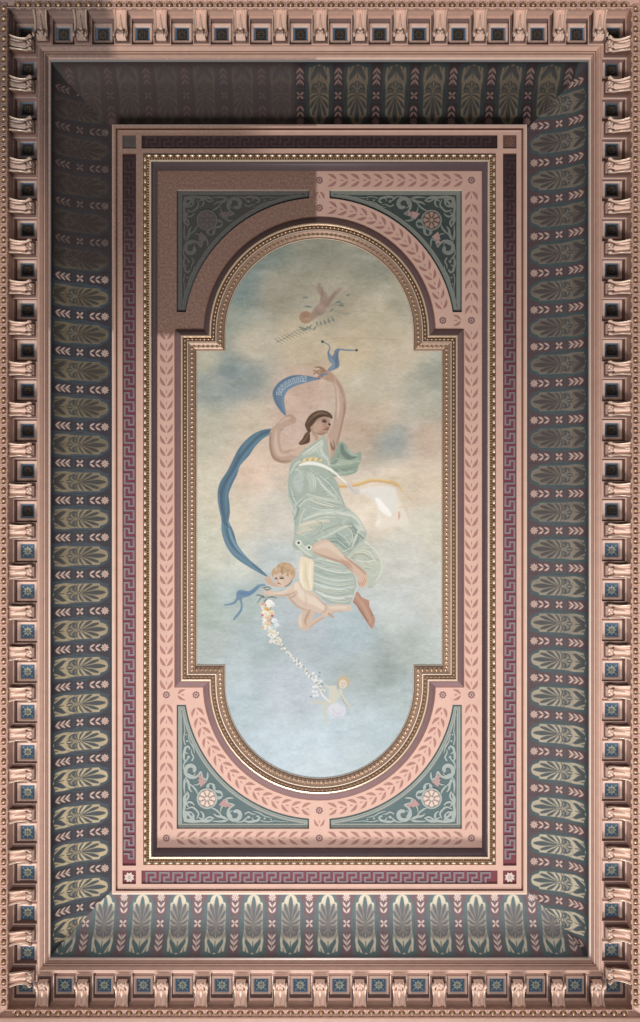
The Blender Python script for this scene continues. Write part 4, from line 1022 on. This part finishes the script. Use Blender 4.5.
B.blob(*cC(404, 290)[0], 2.0, 1.6, (206, 148, 126), .5)
HC = (88, 68, 54)
B.fill(cC(245, 345, 222, 300, 212, 262, 232, 210, 262, 165, 310, 128, 370, 110, 430, 114, 475, 135, 508, 175, 500, 205, 484, 195, 462, 186, 425, 178, 388, 184, 345, 205, 318, 240, 290, 272, 270, 290, 278, 330, 262, 350), HC, 1, .4, lab=HAIR)
B.fill(cC(228, 345, 262, 345, 268, 400, 262, 450, 215, 472, 160, 480, 148, 455, 180, 420, 205, 375), (92, 70, 56), 1, .4, lab=HAIR)
for pts, w, col, al in ((cC(235, 250, 290, 180, 370, 140, 450, 150), [.8, 1.8, 1.8, .8], (122, 98, 78), .7), (cC(260, 280, 310, 210, 380, 165, 460, 170), [.6, 1.2, 1.2, .6], (58, 42, 34), .8), (cC(225, 260, 270, 190, 350, 125), [.5, .8, .5], (58, 42, 34), .7), (cC(245, 360, 220, 420, 165, 460), [.8, 1.2, .8], (126, 100, 80), .7), (cC(262, 370, 245, 430, 200, 462), [.6, .8, .5], (54, 40, 32), .8), (cC(300, 170, 340, 150, 400, 130), [.5, .8, .5], (140, 116, 94), .5)):
    B.stroke(pts, w, col, al, .5, clip=HAIR)

# bodice and gown
B.fill(cA(362, 306, 345, 318, 322, 334, 300, 350, 285, 366, 264, 388, 258, 420, 256, 450, 258, 490, 266, 520, 274, 560, 275, 600, 280, 640, 420, 660, 470, 600, 450, 560, 432, 530, 410, 480, 398, 440, 372, 410, 380, 380, 372, 350, 368, 325), DR, 1, .5, lab=DRAPE)
B.fill(cE(20, 0, 38, 60, 34, 130, 24, 185, 45, 225, 80, 270, 92, 310, 145, 330, 150, 420, 140, 500, 180, 545, 240, 592, 310, 602, 370, 606, 400, 588, 412, 540, 425, 480, 412, 420, 380, 380, 360, 320, 395, 270, 460, 210, 486, 170, 490, 140, 470, 100, 440, 50, 400, 10, 360, -20, 300, -60, 100, -60), (166, 178, 168), 1, .6, lab=DRAPE)
B.fill(cE(470, 190, 530, 230, 572, 282, 592, 340, 594, 400, 572, 452, 530, 492, 500, 500, 490, 440, 450, 375, 400, 330, 372, 290, 420, 240), (182, 190, 176), .85, 1.0, lab=DRAPE)
B.fill(cE(70, 300, 120, 310, 150, 330, 148, 420, 142, 512, 100, 510, 72, 490, 60, 440, 56, 370), (224, 212, 186), .95, .8, lab=DRAPE)
folds = [
 # bodice
 (cD(165, 105, 230, 60, 300, 5), [1, 3, 1], DRL, .6), (cD(200, 100, 260, 60, 310, 20), [1, 1.6, .8], DRD, .5), (cD(300, 20, 290, 70, 320, 120, 350, 170), [1, 2, 2, 1], (196, 208, 192), .7), (cD(90, 190, 140, 140, 210, 100, 300, 95), [1, 1.6, 1.4, 1], (120, 142, 126), .7), (cD(250, 70, 290, 110, 340, 130), [1, 1.8, .8], DRL, .6),
 (cD(230, 85, 280, 70, 320, 105), [.6, 1.2, .6], (118, 138, 126), .6), (cD(330, 150, 360, 200, 390, 240), [1, 3, 1], (130, 148, 136), .6), (cD(75, 240, 120, 170, 170, 150), [1, 2, 1], (146, 166, 148), .6),
 # torso
 (cD(150, 230, 130, 300, 140, 360), [5, 11, 4], (186, 194, 190), .65), (cD(200, 240, 230, 300, 220, 360), [3, 6, 2], (190, 196, 188), .6), (cD(260, 270, 320, 350, 400, 420), [1, 2.6, 1], (206, 212, 200), .6), (cD(280, 250, 360, 320, 430, 420), [1, 2, 1], (130, 148, 138), .55),
 (cD(70, 330, 90, 410, 130, 480), [2, 4, 2], (122, 144, 138), .7), (cD(100, 480, 150, 430, 210, 395), [2, 4, 1], (106, 128, 122), .7), (cD(200, 410, 290, 440, 400, 470, 450, 480), [1, 2.4, 3, 2], (96, 116, 110), .85), (cD(190, 385, 270, 410, 360, 425, 440, 440), [1, 2, 2, 1], (122, 140, 126), .7),
 (cD(210, 430, 290, 460, 380, 478), [1, 2, 1], (176, 180, 152), .7), (cD(230, 470, 300, 490, 380, 480), [2, 3, 2], (104, 122, 118), .7), (cD(60, 420, 75, 470, 100, 520), [2, 3, 1], DRL, .4), (cD(140, 470, 180, 430, 230, 420), [1, 1.8, 1], DRL, .5), (cD(420, 350, 440, 410, 455, 450), [1, 2, 1], (112, 130, 124), .6),
 (cD(110, 450, 120, 500, 100, 560), [2, 4, 2], (124, 146, 138), .6), (cD(170, 480, 140, 540, 130, 600), [2, 3, 2], (120, 142, 134), .55),
 # hip roll
 (cE(90, 60, 200, 20, 330, 20, 420, 50, 460, 110), [2, 4, 5, 5, 3], (206, 214, 204), .7), (cE(100, 90, 200, 50, 300, 45, 380, 60), [1, 2, 2, 1], (140, 158, 146), .6), (cE(150, 170, 230, 120, 320, 90, 390, 85), [1, 3, 4, 3], (112, 132, 126), .7), (cE(180, 190, 260, 150, 340, 110, 395, 100), [1, 1.6, 1.6, 1], (200, 208, 194), .8),
 (cE(60, 110, 110, 90, 180, 80, 250, 72), [3, 6, 5, 2], (206, 192, 168), .65), (cE(50, 150, 90, 130, 150, 120), [3, 6, 3], (214, 200, 178), .6), (cE(160, 60, 200, 90, 170, 160), [1, 2, 1], (150, 164, 150), .5), (cE(380, 100, 410, 130, 420, 190, 390, 240), [3, 5, 5, 3], (96, 116, 112), .8),
 (cE(240, 200, 300, 200, 350, 240, 380, 260), [4, 7, 6, 3], (104, 126, 120), .75), (cE(300, 160, 340, 190, 370, 230), [3, 6, 3], (116, 136, 130), .75), (cE(420, 140, 450, 160, 470, 180), [2, 3, 2], (120, 138, 132), .7), (cE(420, 100, 450, 120, 480, 130), [2, 3, 2], (206, 214, 204), .6), (cE(440, 130, 420, 180, 400, 230), [1, 2.4, 1], DRL, .6),
 (cE(330, 270, 370, 260, 410, 230), [1, 2, 1], (204, 208, 186), .7), (cE(45, 200, 80, 240, 140, 280), [3, 5, 2], (190, 200, 186), .7), (cE(90, 280, 130, 300, 150, 310), [1, 2, 1], (120, 140, 130), .6),
 # veil ring at right
 (cE(480, 200, 540, 250, 580, 310, 588, 390, 550, 460), [1, 1.6, 2, 2, 1], (206, 212, 198), .8), (cE(420, 260, 480, 250, 530, 280, 560, 340), [1, 2, 2, 1], (208, 212, 194), .7), (cE(410, 290, 470, 290, 520, 320), [2, 5, 2], (166, 168, 142), .55), (cE(460, 330, 500, 350, 530, 360), [2, 5, 2], (170, 170, 146), .5), (cE(500, 400, 530, 420, 560, 400), [1, 2, 1], (196, 204, 194), .6), (cE(430, 320, 480, 330, 540, 320), [1, 1.6, 1], DRL, .5),
 # skirt
 (cE(150, 320, 230, 345, 320, 365, 380, 370), [1, 2.4, 2.4, 1], (120, 140, 134), .75), (cE(155, 345, 230, 375, 320, 392, 390, 392), [1, 3, 3, 1], (206, 216, 208), .75), (cE(150, 375, 230, 405, 320, 420, 400, 412), [1, 2, 2, 1], (136, 154, 150), .7), (cE(150, 405, 230, 436, 320, 450, 405, 440), [1, 3, 3, 1], (202, 214, 210), .75),
 (cE(150, 435, 230, 465, 320, 480, 410, 465), [1, 2, 2, 1], (132, 152, 150), .7), (cE(145, 465, 220, 492, 310, 508, 410, 490), [1, 3.4, 3.4, 1], (204, 216, 214), .75), (cE(150, 492, 220, 520, 300, 536, 400, 520), [1, 2, 2, 1], (140, 160, 160), .7), (cE(165, 520, 230, 552, 310, 566, 400, 550), [1, 3, 3, 1], (208, 218, 218), .75),
 (cE(200, 548, 260, 580, 340, 590, 390, 576), [1, 1.8, 1.8, 1], (146, 166, 168), .7), (cE(340, 380, 360, 450, 350, 540), [1, 2, 1], (150, 168, 162), .4), (cE(240, 340, 250, 440, 240, 560), [1, 2, 1], (156, 174, 168), .4), (cE(180, 310, 260, 330, 340, 345), [1, 1.6, 1], DRL, .6),
 # cream cloth
 (cE(75, 360, 70, 430, 85, 490), [1, 2, 1], (242, 232, 210), .8), (cE(100, 340, 100, 420, 120, 500), [1, 2, 1], (200, 188, 158), .6), (cE(130, 340, 128, 430, 136, 500), [1, 2.4, 1], (240, 232, 212), .6)]
for pts, w, col, al in folds: B.stroke(pts, w, col, al*.85, 1.2, clip=DRAPE)
for pts, w, col, al in [f for f in folds+folds if max(f[1]) < 8 and f[3] != .4 and f[3] != .6 or max(f[1]) < 8 and f[0][0][1] < 560]:   # fine threads of light and dark that follow each fold
    for k in range(3):
        o = rng.uniform(-1, 1)*max(w)*.6; j = rng.uniform(-.4, .4, len(pts))
        n = [(pts[min(i+1, len(pts)-1)][0]-pts[max(i-1, 0)][0], pts[min(i+1, len(pts)-1)][1]-pts[max(i-1, 0)][1]) for i in range(len(pts))]
        q = [(p[0]-v[1]/(math.hypot(*v)+1e-6)*o+a, p[1]+v[0]/(math.hypot(*v)+1e-6)*o+a) for p, v, a in zip(pts, n, j)]
        B.stroke(q, [.25]+[.55]*(len(q)-2)+[.25], ((224, 230, 222), (104, 122, 116), (196, 206, 192), (226, 222, 204))[int(rng.integers(0, 4))], .5, .3, clip=DRAPE)
for i in range(220):                                  # fine broken brushwork in the cloth
    x = rng.uniform(290, 378); y = rng.uniform(455, 602); a = rng.uniform(-.5, .9) if y < 540 else rng.uniform(-.1, .35); L = rng.uniform(3, 9)
    B.stroke([(x, y), (x+L/2*math.cos(a), y+L/2*math.sin(a)-.6), (x+L*math.cos(a), y+L*math.sin(a))], [.3, .9, .3], (214, 222, 212) if rng.random() < .55 else (108, 128, 122), .38, .4, clip=DRAPE)
B.fill(cE(70, 300, 120, 310, 150, 330, 148, 420, 142, 512, 100, 510, 72, 490, 60, 440, 56, 370), (224, 212, 188), .72, 1.4, clip=DRAPE)
for pts, w, col, al in folds[-3:]: B.stroke(pts, w, col, al, .8, clip=DRAPE)
# gilt girdle, white sash
B.stroke(cD(150, 160, 180, 145, 220, 135, 260, 138, 290, 150), [1.2, 3.4, 4, 3.6, 2], (206, 186, 140), .9, .5, clip=DRAPE)
for i in range(8): x = 150+i*20; B.stroke(cD(x, 152-i*2+(i > 5)*6, x+8, 138-i*2+(i > 5)*8), [.9, .9], (232, 214, 170) if i % 2 else (150, 124, 84), .8, .35)
SA = (226, 226, 218)
B.stroke(cD(140, 178, 200, 165, 260, 170, 320, 190, 380, 225, 430, 270, 475, 308), [1.8, 3.4, 3.4, 3, 2.2, 1.7, 2], SA, 1, .45, lab=VEIL)
B.fill(cD(470, 300, 500, 310, 520, 335, 560, 352, 565, 385, 535, 392, 505, 370, 480, 340), (200, 194, 190), .9, .6, lab=VEIL)
B.stroke(cD(160, 185, 240, 182, 310, 200, 380, 238), [.5, .8, .8, .5], (170, 178, 166), .8); B.stroke(cD(485, 320, 505, 345, 545, 380), [.8, 1.6, .8], (178, 172, 170), .7)
# brooches at the knee
for q in ((55, 210), (122, 240)): B.blob(*cE(*q)[0], 3.0, 2.6, (222, 222, 206), .85, hard=True); B.blob(*cE(*q)[0], 1.3, 1.3, (40, 52, 70), 1, hard=True)
# legs
B.fill(cE(140, 240, 160, 215, 195, 196, 240, 190, 290, 232, 345, 288, 395, 325, 440, 358, 478, 392, 496, 425, 492, 470, 472, 497, 452, 490, 440, 455, 425, 425, 395, 395, 365, 370, 330, 342, 270, 325, 205, 300, 155, 275), (208, 182, 160), 1, .5, lab=LEG)
for pts, w, col, al in ((cE(170, 240, 240, 225, 300, 265, 360, 320), [3, 6, 5, 2], (222, 204, 184), .6), (cE(150, 268, 220, 298, 300, 325, 350, 352, 400, 395), [1, 2, 2.4, 2.4, 1], (164, 126, 104), .7), (cE(350, 300, 400, 335, 450, 375, 485, 410), [1, 2, 2.4, 1.4], (168, 122, 98), .7), (cE(330, 320, 370, 345, 400, 370), [2, 4, 2], (180, 134, 108), .6),
                        (cE(400, 360, 440, 400, 460, 440), [2, 4, 2], (214, 180, 156), .7), (cE(300, 240, 350, 290), [.6, .8], (140, 108, 90), .5)): B.stroke(pts, w, col, al, .8, clip=LEG)
for i, (x, y) in enumerate(((488, 462), (480, 478), (470, 488), (460, 492), (450, 488))): B.stroke(cE(x-20+i*2, y-34, x-6, y-12, x, y), [1.6, 2.0, 1.6], (212, 178, 154), 1, .35, lab=LEG); B.stroke(cE(x-12, y-26, x-4, y-4), [.4, .4], (134, 96, 78), .8, .3)
B.fill(cL(438, 420, 452, 424, 464, 442, 480, 452, 498, 460, 500, 485, 512, 512, 524, 538, 524, 562, 514, 588, 504, 582, 490, 562, 474, 536, 455, 508, 440, 482, 422, 464, 428, 440), (186, 142, 120), 1, .5, lab=FOOT)
for pts, w, col, al in ((cL(440, 440, 470, 480, 500, 540, 512, 570), [2, 3.4, 3, 1.6], (206, 164, 140), .7), (cL(430, 465, 460, 505, 490, 555), [1, 1.8, 1.4], (146, 102, 84), .7), (cL(498, 470, 508, 510, 520, 545), [.8, 1.4, 1], (150, 108, 90), .6)): B.stroke(pts, w, col, al, .7, clip=FOOT)
for x, y in ((522, 560), (516, 574), (510, 584)): B.stroke(cL(x-8, y-24, x, y), [1.4, 1.6], (200, 156, 134), 1, .35, lab=FOOT); B.stroke(cL(x-6, y-16, x-3, y), [.35, .35], (126, 86, 70), .8, .3)
# the hem over the second ankle
B.stroke(cE(395, 590, 412, 545, 424, 500), [1, 1.8, 1], (206, 216, 212), .8)

for i in range(160):
    x = rng.uniform(268, 378); y = rng.uniform(372, 626); a = rng.uniform(0, 3.1); L = rng.uniform(1.5, 5)
    B.stroke([(x, y), (x+L/2*math.cos(a), y+L/2*math.sin(a)), (x+L*math.cos(a), y+L*math.sin(a))], [.4, 1.3, .4], (222, 202, 184) if rng.random() < .5 else (150, 118, 100), .22, .7, clip=WOMAN)
# --- cherub with ribbon and garland
CB, CBL, CBD = (216, 192, 170), (232, 216, 196), (176, 142, 118)
B.fill(cG(350, 500, 370, 462, 400, 435, 470, 430, 480, 470, 450, 520, 500, 500, 552, 482, 556, 505, 500, 538, 460, 572, 420, 600, 380, 604, 352, 576, 342, 540), (212, 186, 162), 1, .5, lab=CHERUB)
B.fill(cG(250, 322, 252, 290, 290, 250, 330, 218, 368, 226, 392, 272, 450, 290, 500, 328, 545, 380, 600, 402, 650, 392, 720, 398, 758, 402, 765, 430, 700, 452, 640, 455, 600, 482, 560, 488, 520, 470, 480, 452, 430, 440, 380, 442, 330, 412, 285, 372), CB, 1, .5, lab=CHERUB)
B.fill(cG(300, 240, 270, 275, 220, 288, 160, 294, 110, 284, 80, 284, 72, 304, 95, 324, 130, 322, 170, 326, 220, 334, 270, 318, 330, 290, 350, 250), (220, 194, 170), 1, .5, lab=CHERUB)
B.fill(cG(80, 190, 100, 176, 124, 184, 140, 215, 178, 232, 200, 250, 160, 256, 118, 238, 88, 216), (206, 170, 146), 1, .5, lab=CHERUB)
for i in range(4): B.stroke(cG(112, 296+i*6, 88, 290+i*8, 76, 296+i*9), [1.2, 1.2, .8], (222, 190, 168), 1, .35, lab=CHERUB); B.stroke(cG(108, 300+i*6, 80, 298+i*8), [.3, .3], (160, 116, 96), .7, .3); B.stroke(cG(104+i*6, 190, 92+i*7, 178, 96+i*8, 172), [1.1, 1.1, .8], (210, 172, 148), 1, .35, lab=CHERUB)
for pts, w, col, al in ((cG(330, 230, 350, 290, 400, 340, 470, 370, 540, 420), [4, 7, 8, 7, 4], CBL, .75), (cG(262, 320, 300, 372, 350, 418, 420, 442), [1, 2, 2, 1], CBD, .65), (cG(330, 290, 290, 310, 220, 326, 160, 320), [1.2, 1.6, 1.6, 1], CBD, .65), (cG(340, 300, 310, 330, 280, 340), [1, 1.8, .8], (168, 130, 106), .6),
                        (cG(440, 440, 420, 480, 400, 530, 410, 560), [1.4, 2.6, 2, 1], CBD, .75), (cG(370, 470, 358, 520, 370, 570), [1.6, 3.4, 2], CBL, .6), (cG(540, 380, 570, 410, 560, 450, 520, 470), [1, 1.4, 1.6, 1], CBD, .5), (cG(490, 330, 530, 370, 560, 400), [.8, 1.2, .8], (190, 150, 126), .6), (cG(600, 420, 660, 420, 730, 418), [2, 3, 2], CBL, .6), (cG(590, 480, 640, 456, 700, 450), [1, 1.6, 1], CBD, .6),
                        (cG(440, 580, 500, 535, 550, 500), [1, 1.6, 1], CBD, .6), (cG(400, 300, 410, 370, 400, 420), [1, 2.2, 1], (206, 172, 150), .5), (cG(280, 260, 220, 300, 150, 306), [1.6, 2, 1], CBL, .7)): B.stroke(pts, w, col, al, .8, clip=CHERUB)
B.stroke(cG(590, 470, 610, 486, 632, 498), [2.2, 2, 1.2], (198, 152, 128), 1, .4, lab=CHERUB)
for i in range(4): B.stroke(cG(745, 405+i*12, 770, 408+i*12), [1.5, 1.3], (220, 192, 172), 1, .35, lab=CHERUB)
# head
B.fill(cG(150, 172, 156, 215, 172, 236, 190, 250, 214, 264, 246, 250, 276, 218, 292, 180, 270, 140, 210, 130, 166, 145), (214, 188, 166), 1, .4, lab=CHERUB)
B.blob(*cG(205, 215)[0], 4.2, 3.4, (230, 206, 184), .6)
B.stroke(cG(198, 190, 214, 184, 230, 192), [.9, 1.8, .8], (64, 48, 42), 1, .35); B.stroke(cG(160, 190, 168, 186, 178, 192), [.8, 1.6, .7], (68, 52, 44), 1, .35); B.stroke(cG(192, 176, 214, 170, 236, 180), [.5, .7, .4], (150, 112, 80), .7)
B.stroke(cG(182, 192, 178, 208, 186, 214), [.5, .6, .8], (176, 134, 112), .8); B.stroke(cG(178, 230, 190, 226, 206, 234), [.6, 1.4, .6], (150, 84, 72), .9, .35); B.blob(*cG(232, 214)[0], 2, 1.5, (222, 160, 138), .5); B.blob(*cG(166, 212)[0], 1.2, 1.2, (222, 164, 142), .5)
B.stroke(cG(240, 252, 266, 240, 290, 214, 300, 190), [1, 1.6, 1.4, .8], (124, 92, 72), .8, .6); B.blob(*cG(286, 186)[0], 1.4, 1.9, (206, 164, 140), .9, hard=True)
CH = (196, 160, 120)
B.fill(cG(140, 178, 132, 140, 152, 108, 180, 80, 215, 60, 262, 62, 300, 82, 322, 122, 322, 160, 308, 192, 292, 178, 282, 160, 262, 158, 248, 142, 222, 150, 196, 140, 172, 158, 158, 150), CH, 1, .5, lab=CHERUB)
for i in range(26):
    x = rng.uniform(150, 308); y = rng.uniform(72, 150) if x < 250 else rng.uniform(80, 180); r = rng.uniform(8, 15); a = rng.uniform(0, 6)
    B.stroke(cG(*[v for k in range(4) for v in (x+r*math.cos(a+k*.9), y+r*math.sin(a+k*.9))]), [.5, 1.1, 1.1, .5], (226, 196, 154) if i % 2 else (150, 112, 78), .6, .4, clip=CHERUB)

# --- flower garland
gp = catmull(cX(265.5, 606, 266.5, 616, 268.5, 627, 274, 636, 280, 644, 287, 651.5, 295, 660, 303, 668.5, 311, 675.5, 318, 683.5, 323, 690), 6)
for p in (cG(70, 345, 60, 330, 15, 385), cG(95, 350, 70, 380, 60, 415), cG(80, 340, 30, 320, 10, 325), cG(60, 262, 100, 256, 130, 268), cG(75, 270, 100, 280, 128, 266), cG(95, 340, 140, 335, 175, 345)): B.stroke(p, [.8, 1.3, .5], (72, 78, 66), .85, .4)
for i, (x, y) in enumerate(gp):
    big = 1.0-.45*i/len(gp)
    for k in range(3 if i < 22 else 1):
        xx = x+rng.normal(0, 2.4 if i < 22 else .9); yy = y+rng.normal(0, 1.6 if i < 22 else .7)
        g = rng.random()
        if g < .7: B.stroke([(xx-2.4*big, yy-1.2), (xx+2.4*big, yy+1.4)], [.6, 1.1], (96, 112, 96), .75, .4, lab=GARL)
        col = ((236, 234, 224), (224, 218, 198), (238, 238, 234), (220, 198, 166), (210, 172, 164))[int(rng.integers(0, 5 if i < 12 else 3))]
        B.blob(xx+rng.normal(0, .5), yy, (2.0 if i < 22 else 1.5)*big+.3, (1.7 if i < 22 else 1.3)*big+.2, col, .9, rng.uniform(0, 3), lab=GARL, hard=True)
        if i < 26: B.blob(xx, yy, .6, .6, (170, 130, 84), .8)
for x, y, c, r in ((115, 380, (244, 242, 236), 3.4), (135, 395, (236, 236, 232), 2.8), (95, 435, (214, 168, 104), 2.6), (80, 465, (240, 232, 214), 3.4), (130, 462, (236, 214, 178), 3.2), (60, 480, (200, 110, 118), 1.3), (138, 486, (186, 84, 100), 1.4), (100, 500, (232, 200, 156), 2.8), (155, 525, (232, 236, 238), 2.8), (100, 550, (224, 206, 172), 2.4), (175, 560, (226, 232, 236), 2.4), (150, 585, (200, 214, 216), 2.2)):
    B.blob(*cG(x, y)[0], r, r*.85, c, .95, lab=GARL, hard=True); B.blob(cG(x, y)[0][0]+.5, cG(x, y)[0][1]+.6, r*.45, r*.4, tuple(int(v*.82) for v in c), .7)

# --- small pale cherub at the garland's end
sc = (214, 212, 196)
B.stroke(cI(300, 185, 310, 230, 290, 290), [8, 10, 6], sc, .9, .8, lab=SMALL); B.stroke(cI(230, 140, 270, 158, 320, 155), [1.8, 2.4, 3], sc, .9, .5, lab=SMALL)
B.stroke(cI(180, 170, 210, 235, 270, 290), [1.2, 2, 1.6], (232, 230, 224), .9, .5, lab=SMALL); B.stroke(cI(370, 190, 385, 250, 430, 310, 475, 358), [3.4, 3, 2.4, 1.2], sc, .9, .5, lab=SMALL); B.stroke(cI(376, 235, 395, 280, 440, 335), [.7, 1, .5], (138, 140, 128), .7)
B.stroke(cI(250, 300, 180, 300, 110, 290), [4, 4.4, 3], (206, 206, 192), .85, .8, lab=SMALL); B.stroke(cI(240, 310, 225, 360, 230, 420, 235, 500), [5, 4.6, 3.6, 2], (208, 208, 194), .8, .8, lab=SMALL)
B.fill(cI(270, 330, 340, 300, 400, 330, 420, 380, 390, 430, 330, 440, 280, 420, 260, 370), (222, 224, 232), .85, 1.0, lab=SMALL)
for p in (cI(290, 350, 340, 400, 390, 370), cI(280, 390, 330, 430, 380, 420), cI(350, 260, 355, 300, 385, 330)): B.stroke(p, [.8, 1.6, .8], (200, 200, 220), .7, .6)
B.blob(*cI(400, 108)[0], 6.0, 5.8, (200, 182, 152), 1, lab=SMALL, hard=True); B.blob(*cI(392, 128)[0], 4.0, 4.6, (222, 212, 194), .95, hard=True)
for q in ((382, 122), (405, 125)): B.blob(*cI(*q)[0], .7, .5, (130, 112, 96), .8)
B.blob(*cI(392, 148)[0], 1.1, .5, (176, 128, 112), .7); B.stroke(cI(350, 110, 345, 140, 352, 165), [.8, 1.2, .8], (178, 156, 126), .7)
for q in ((120, 30), (150, 60), (130, 90), (190, 100), (125, 155), (150, 150), (120, 195), (150, 200), (130, 235), (160, 230)): B.blob(*cI(*q)[0], 1.7, 1.4, (232, 234, 232), .9, lab=GARL, hard=True)
for q in ((100, 243), (180, 25), (60, 8), (200, 130), (170, 60)): B.blob(*cI(*q)[0], 1.0, .8, (90, 104, 92), .85)

# --- from appearance in the room's light to pigment
for k, d_, g_ in ((RIBBON, .22, .97), (WOMAN, .14, .93), (LEG, .12, .98), (FOOT, .10, .92), (CHERUB, .18, .97)):
    mk = (B.lab == k)[..., None]; mu = B.c.mean(-1, keepdims=True); B.c = np.where(mk, (B.c*(1-d_)+mu*d_)*g_, B.c)
Yp = ay[:, None, None]
ill = np.exp(np.interp(ay, ILL_Y, np.log(np.array(ILL_L))))[:, None, None]
B.c = np.clip(B.c/ill, 0.004, 0.9).astype(np.float32)
co = np.zeros((B.h, B.w, 3)); co[:, :, 0] = -(ax[None, :]-CX)*D_CAN/F; co[:, :, 1] = (CY-ay[:, None])*D_CAN/F; co[:, :, 2] = CAMZ+D_CAN
# cells inside the frame
ol = outline(2.0); XX = (ax[:-1]+.17)[None, :]; YY = (ay[:-1]+.17)[:, None]; ins = np.zeros((B.h-1, B.w-1), bool)
for i in range(len(ol)):
    (x0, y0), (x1, y1) = ol[i], ol[(i+1) % len(ol)]
    if y0 != y1: ins ^= ((y0 > YY) != (y1 > YY)) & (XX < (x1-x0)*(YY-y0)/(y1-y0)+x0)
lab = B.lab[:-1, :-1]
for k, nm, lb in ((0, 'painted_sky', None), (WOMAN, 'painted_woman', None), (HAIR, 'painted_hair', None), (LEG, 'painted_leg', None), (FOOT, 'painted_foot', None), (DRAPE, 'painted_drapery', 'pale green painted gown'), (VEIL, 'painted_sash', 'white and gold painted sash'), (RIBBON, 'painted_ribbon', 'blue painted ribbon'),
                  (CHERUB, 'painted_cherub', 'blond cherub holding the ribbon end'), (GARL, 'painted_flower_garland', None), (SMALL, 'painted_cherub', 'small pale cherub below'), (TOPC, 'painted_cherub', 'dusky cherub at the top')):
    sel = ins & (lab == k)
    if sel.sum() > 20:
        o = grid_mesh(nm, co, B.c, sel, 'paint', PWO if k in (HAIR, LEG, FOOT) else PT, org=tuple(pb))
        if k == WOMAN: PWO = o
        if lb: o['label'] = lb

# ---------------------------------------------------------------- camera and light
cam = bpy.data.cameras.new('camera'); co_ = bpy.data.objects.new('camera', cam); COL.objects.link(co_)
cam.sensor_fit = 'VERTICAL'; cam.sensor_height = 36.0; cam.sensor_width = 36.0; cam.lens = 36.0*F/1022.0
co_.location = (0, 0, CAMZ); co_.rotation_euler = (0, PI, 0); cam.clip_start = 0.05
sc_ = bpy.context.scene; sc_.camera = co_
def area(name, loc, target, size, sy, power, col):
    l = bpy.data.lights.new(name, 'AREA'); l.shape = 'RECTANGLE'; l.size = size; l.size_y = sy; l.energy = power; l.color = col
    o = bpy.data.objects.new(name, l); COL.objects.link(o); o.location = loc
    d = Vector(target)-Vector(loc); o.rotation_euler = d.to_track_quat('-Z', 'Y').to_euler(); return o
area('daylight', (4.0, -27.8, -20.2), (0, 0.0, 8.6), 12.0, 9.0, KEYP, (1.0, 0.965, 0.93))
sp = bpy.data.lights.new('added_uplight', 'SPOT'); sp.energy = UPP; sp.color = (1.0, 0.97, 0.95); sp.spot_size = math.radians(65); sp.spot_blend = 1.0; sp.shadow_soft_size = 0.8  # spot added to brighten the lower field; no such lamp is seen
so = bpy.data.objects.new('added_uplight', sp); COL.objects.link(so); so.location = (0.1, -2.2, 0.4)
so.rotation_euler = (Vector((0.0, -2.2, 8.6))-Vector(so.location)).to_track_quat('-Z', 'Y').to_euler()
w = bpy.data.worlds.new('world'); sc_.world = w; w.use_nodes = True
w.node_tree.nodes['Background'].inputs[0].default_value = (1.0, 0.95, 0.92, 1); w.node_tree.nodes['Background'].inputs[1].default_value = WORLD
sc_.view_settings.view_transform = 'Standard'; sc_.view_settings.look = 'None'; sc_.view_settings.gamma = 1.0; sc_.view_settings.exposure = 0.0; sc_.view_settings.use_curve_mapping = False
sc_.cycles.use_denoising = True
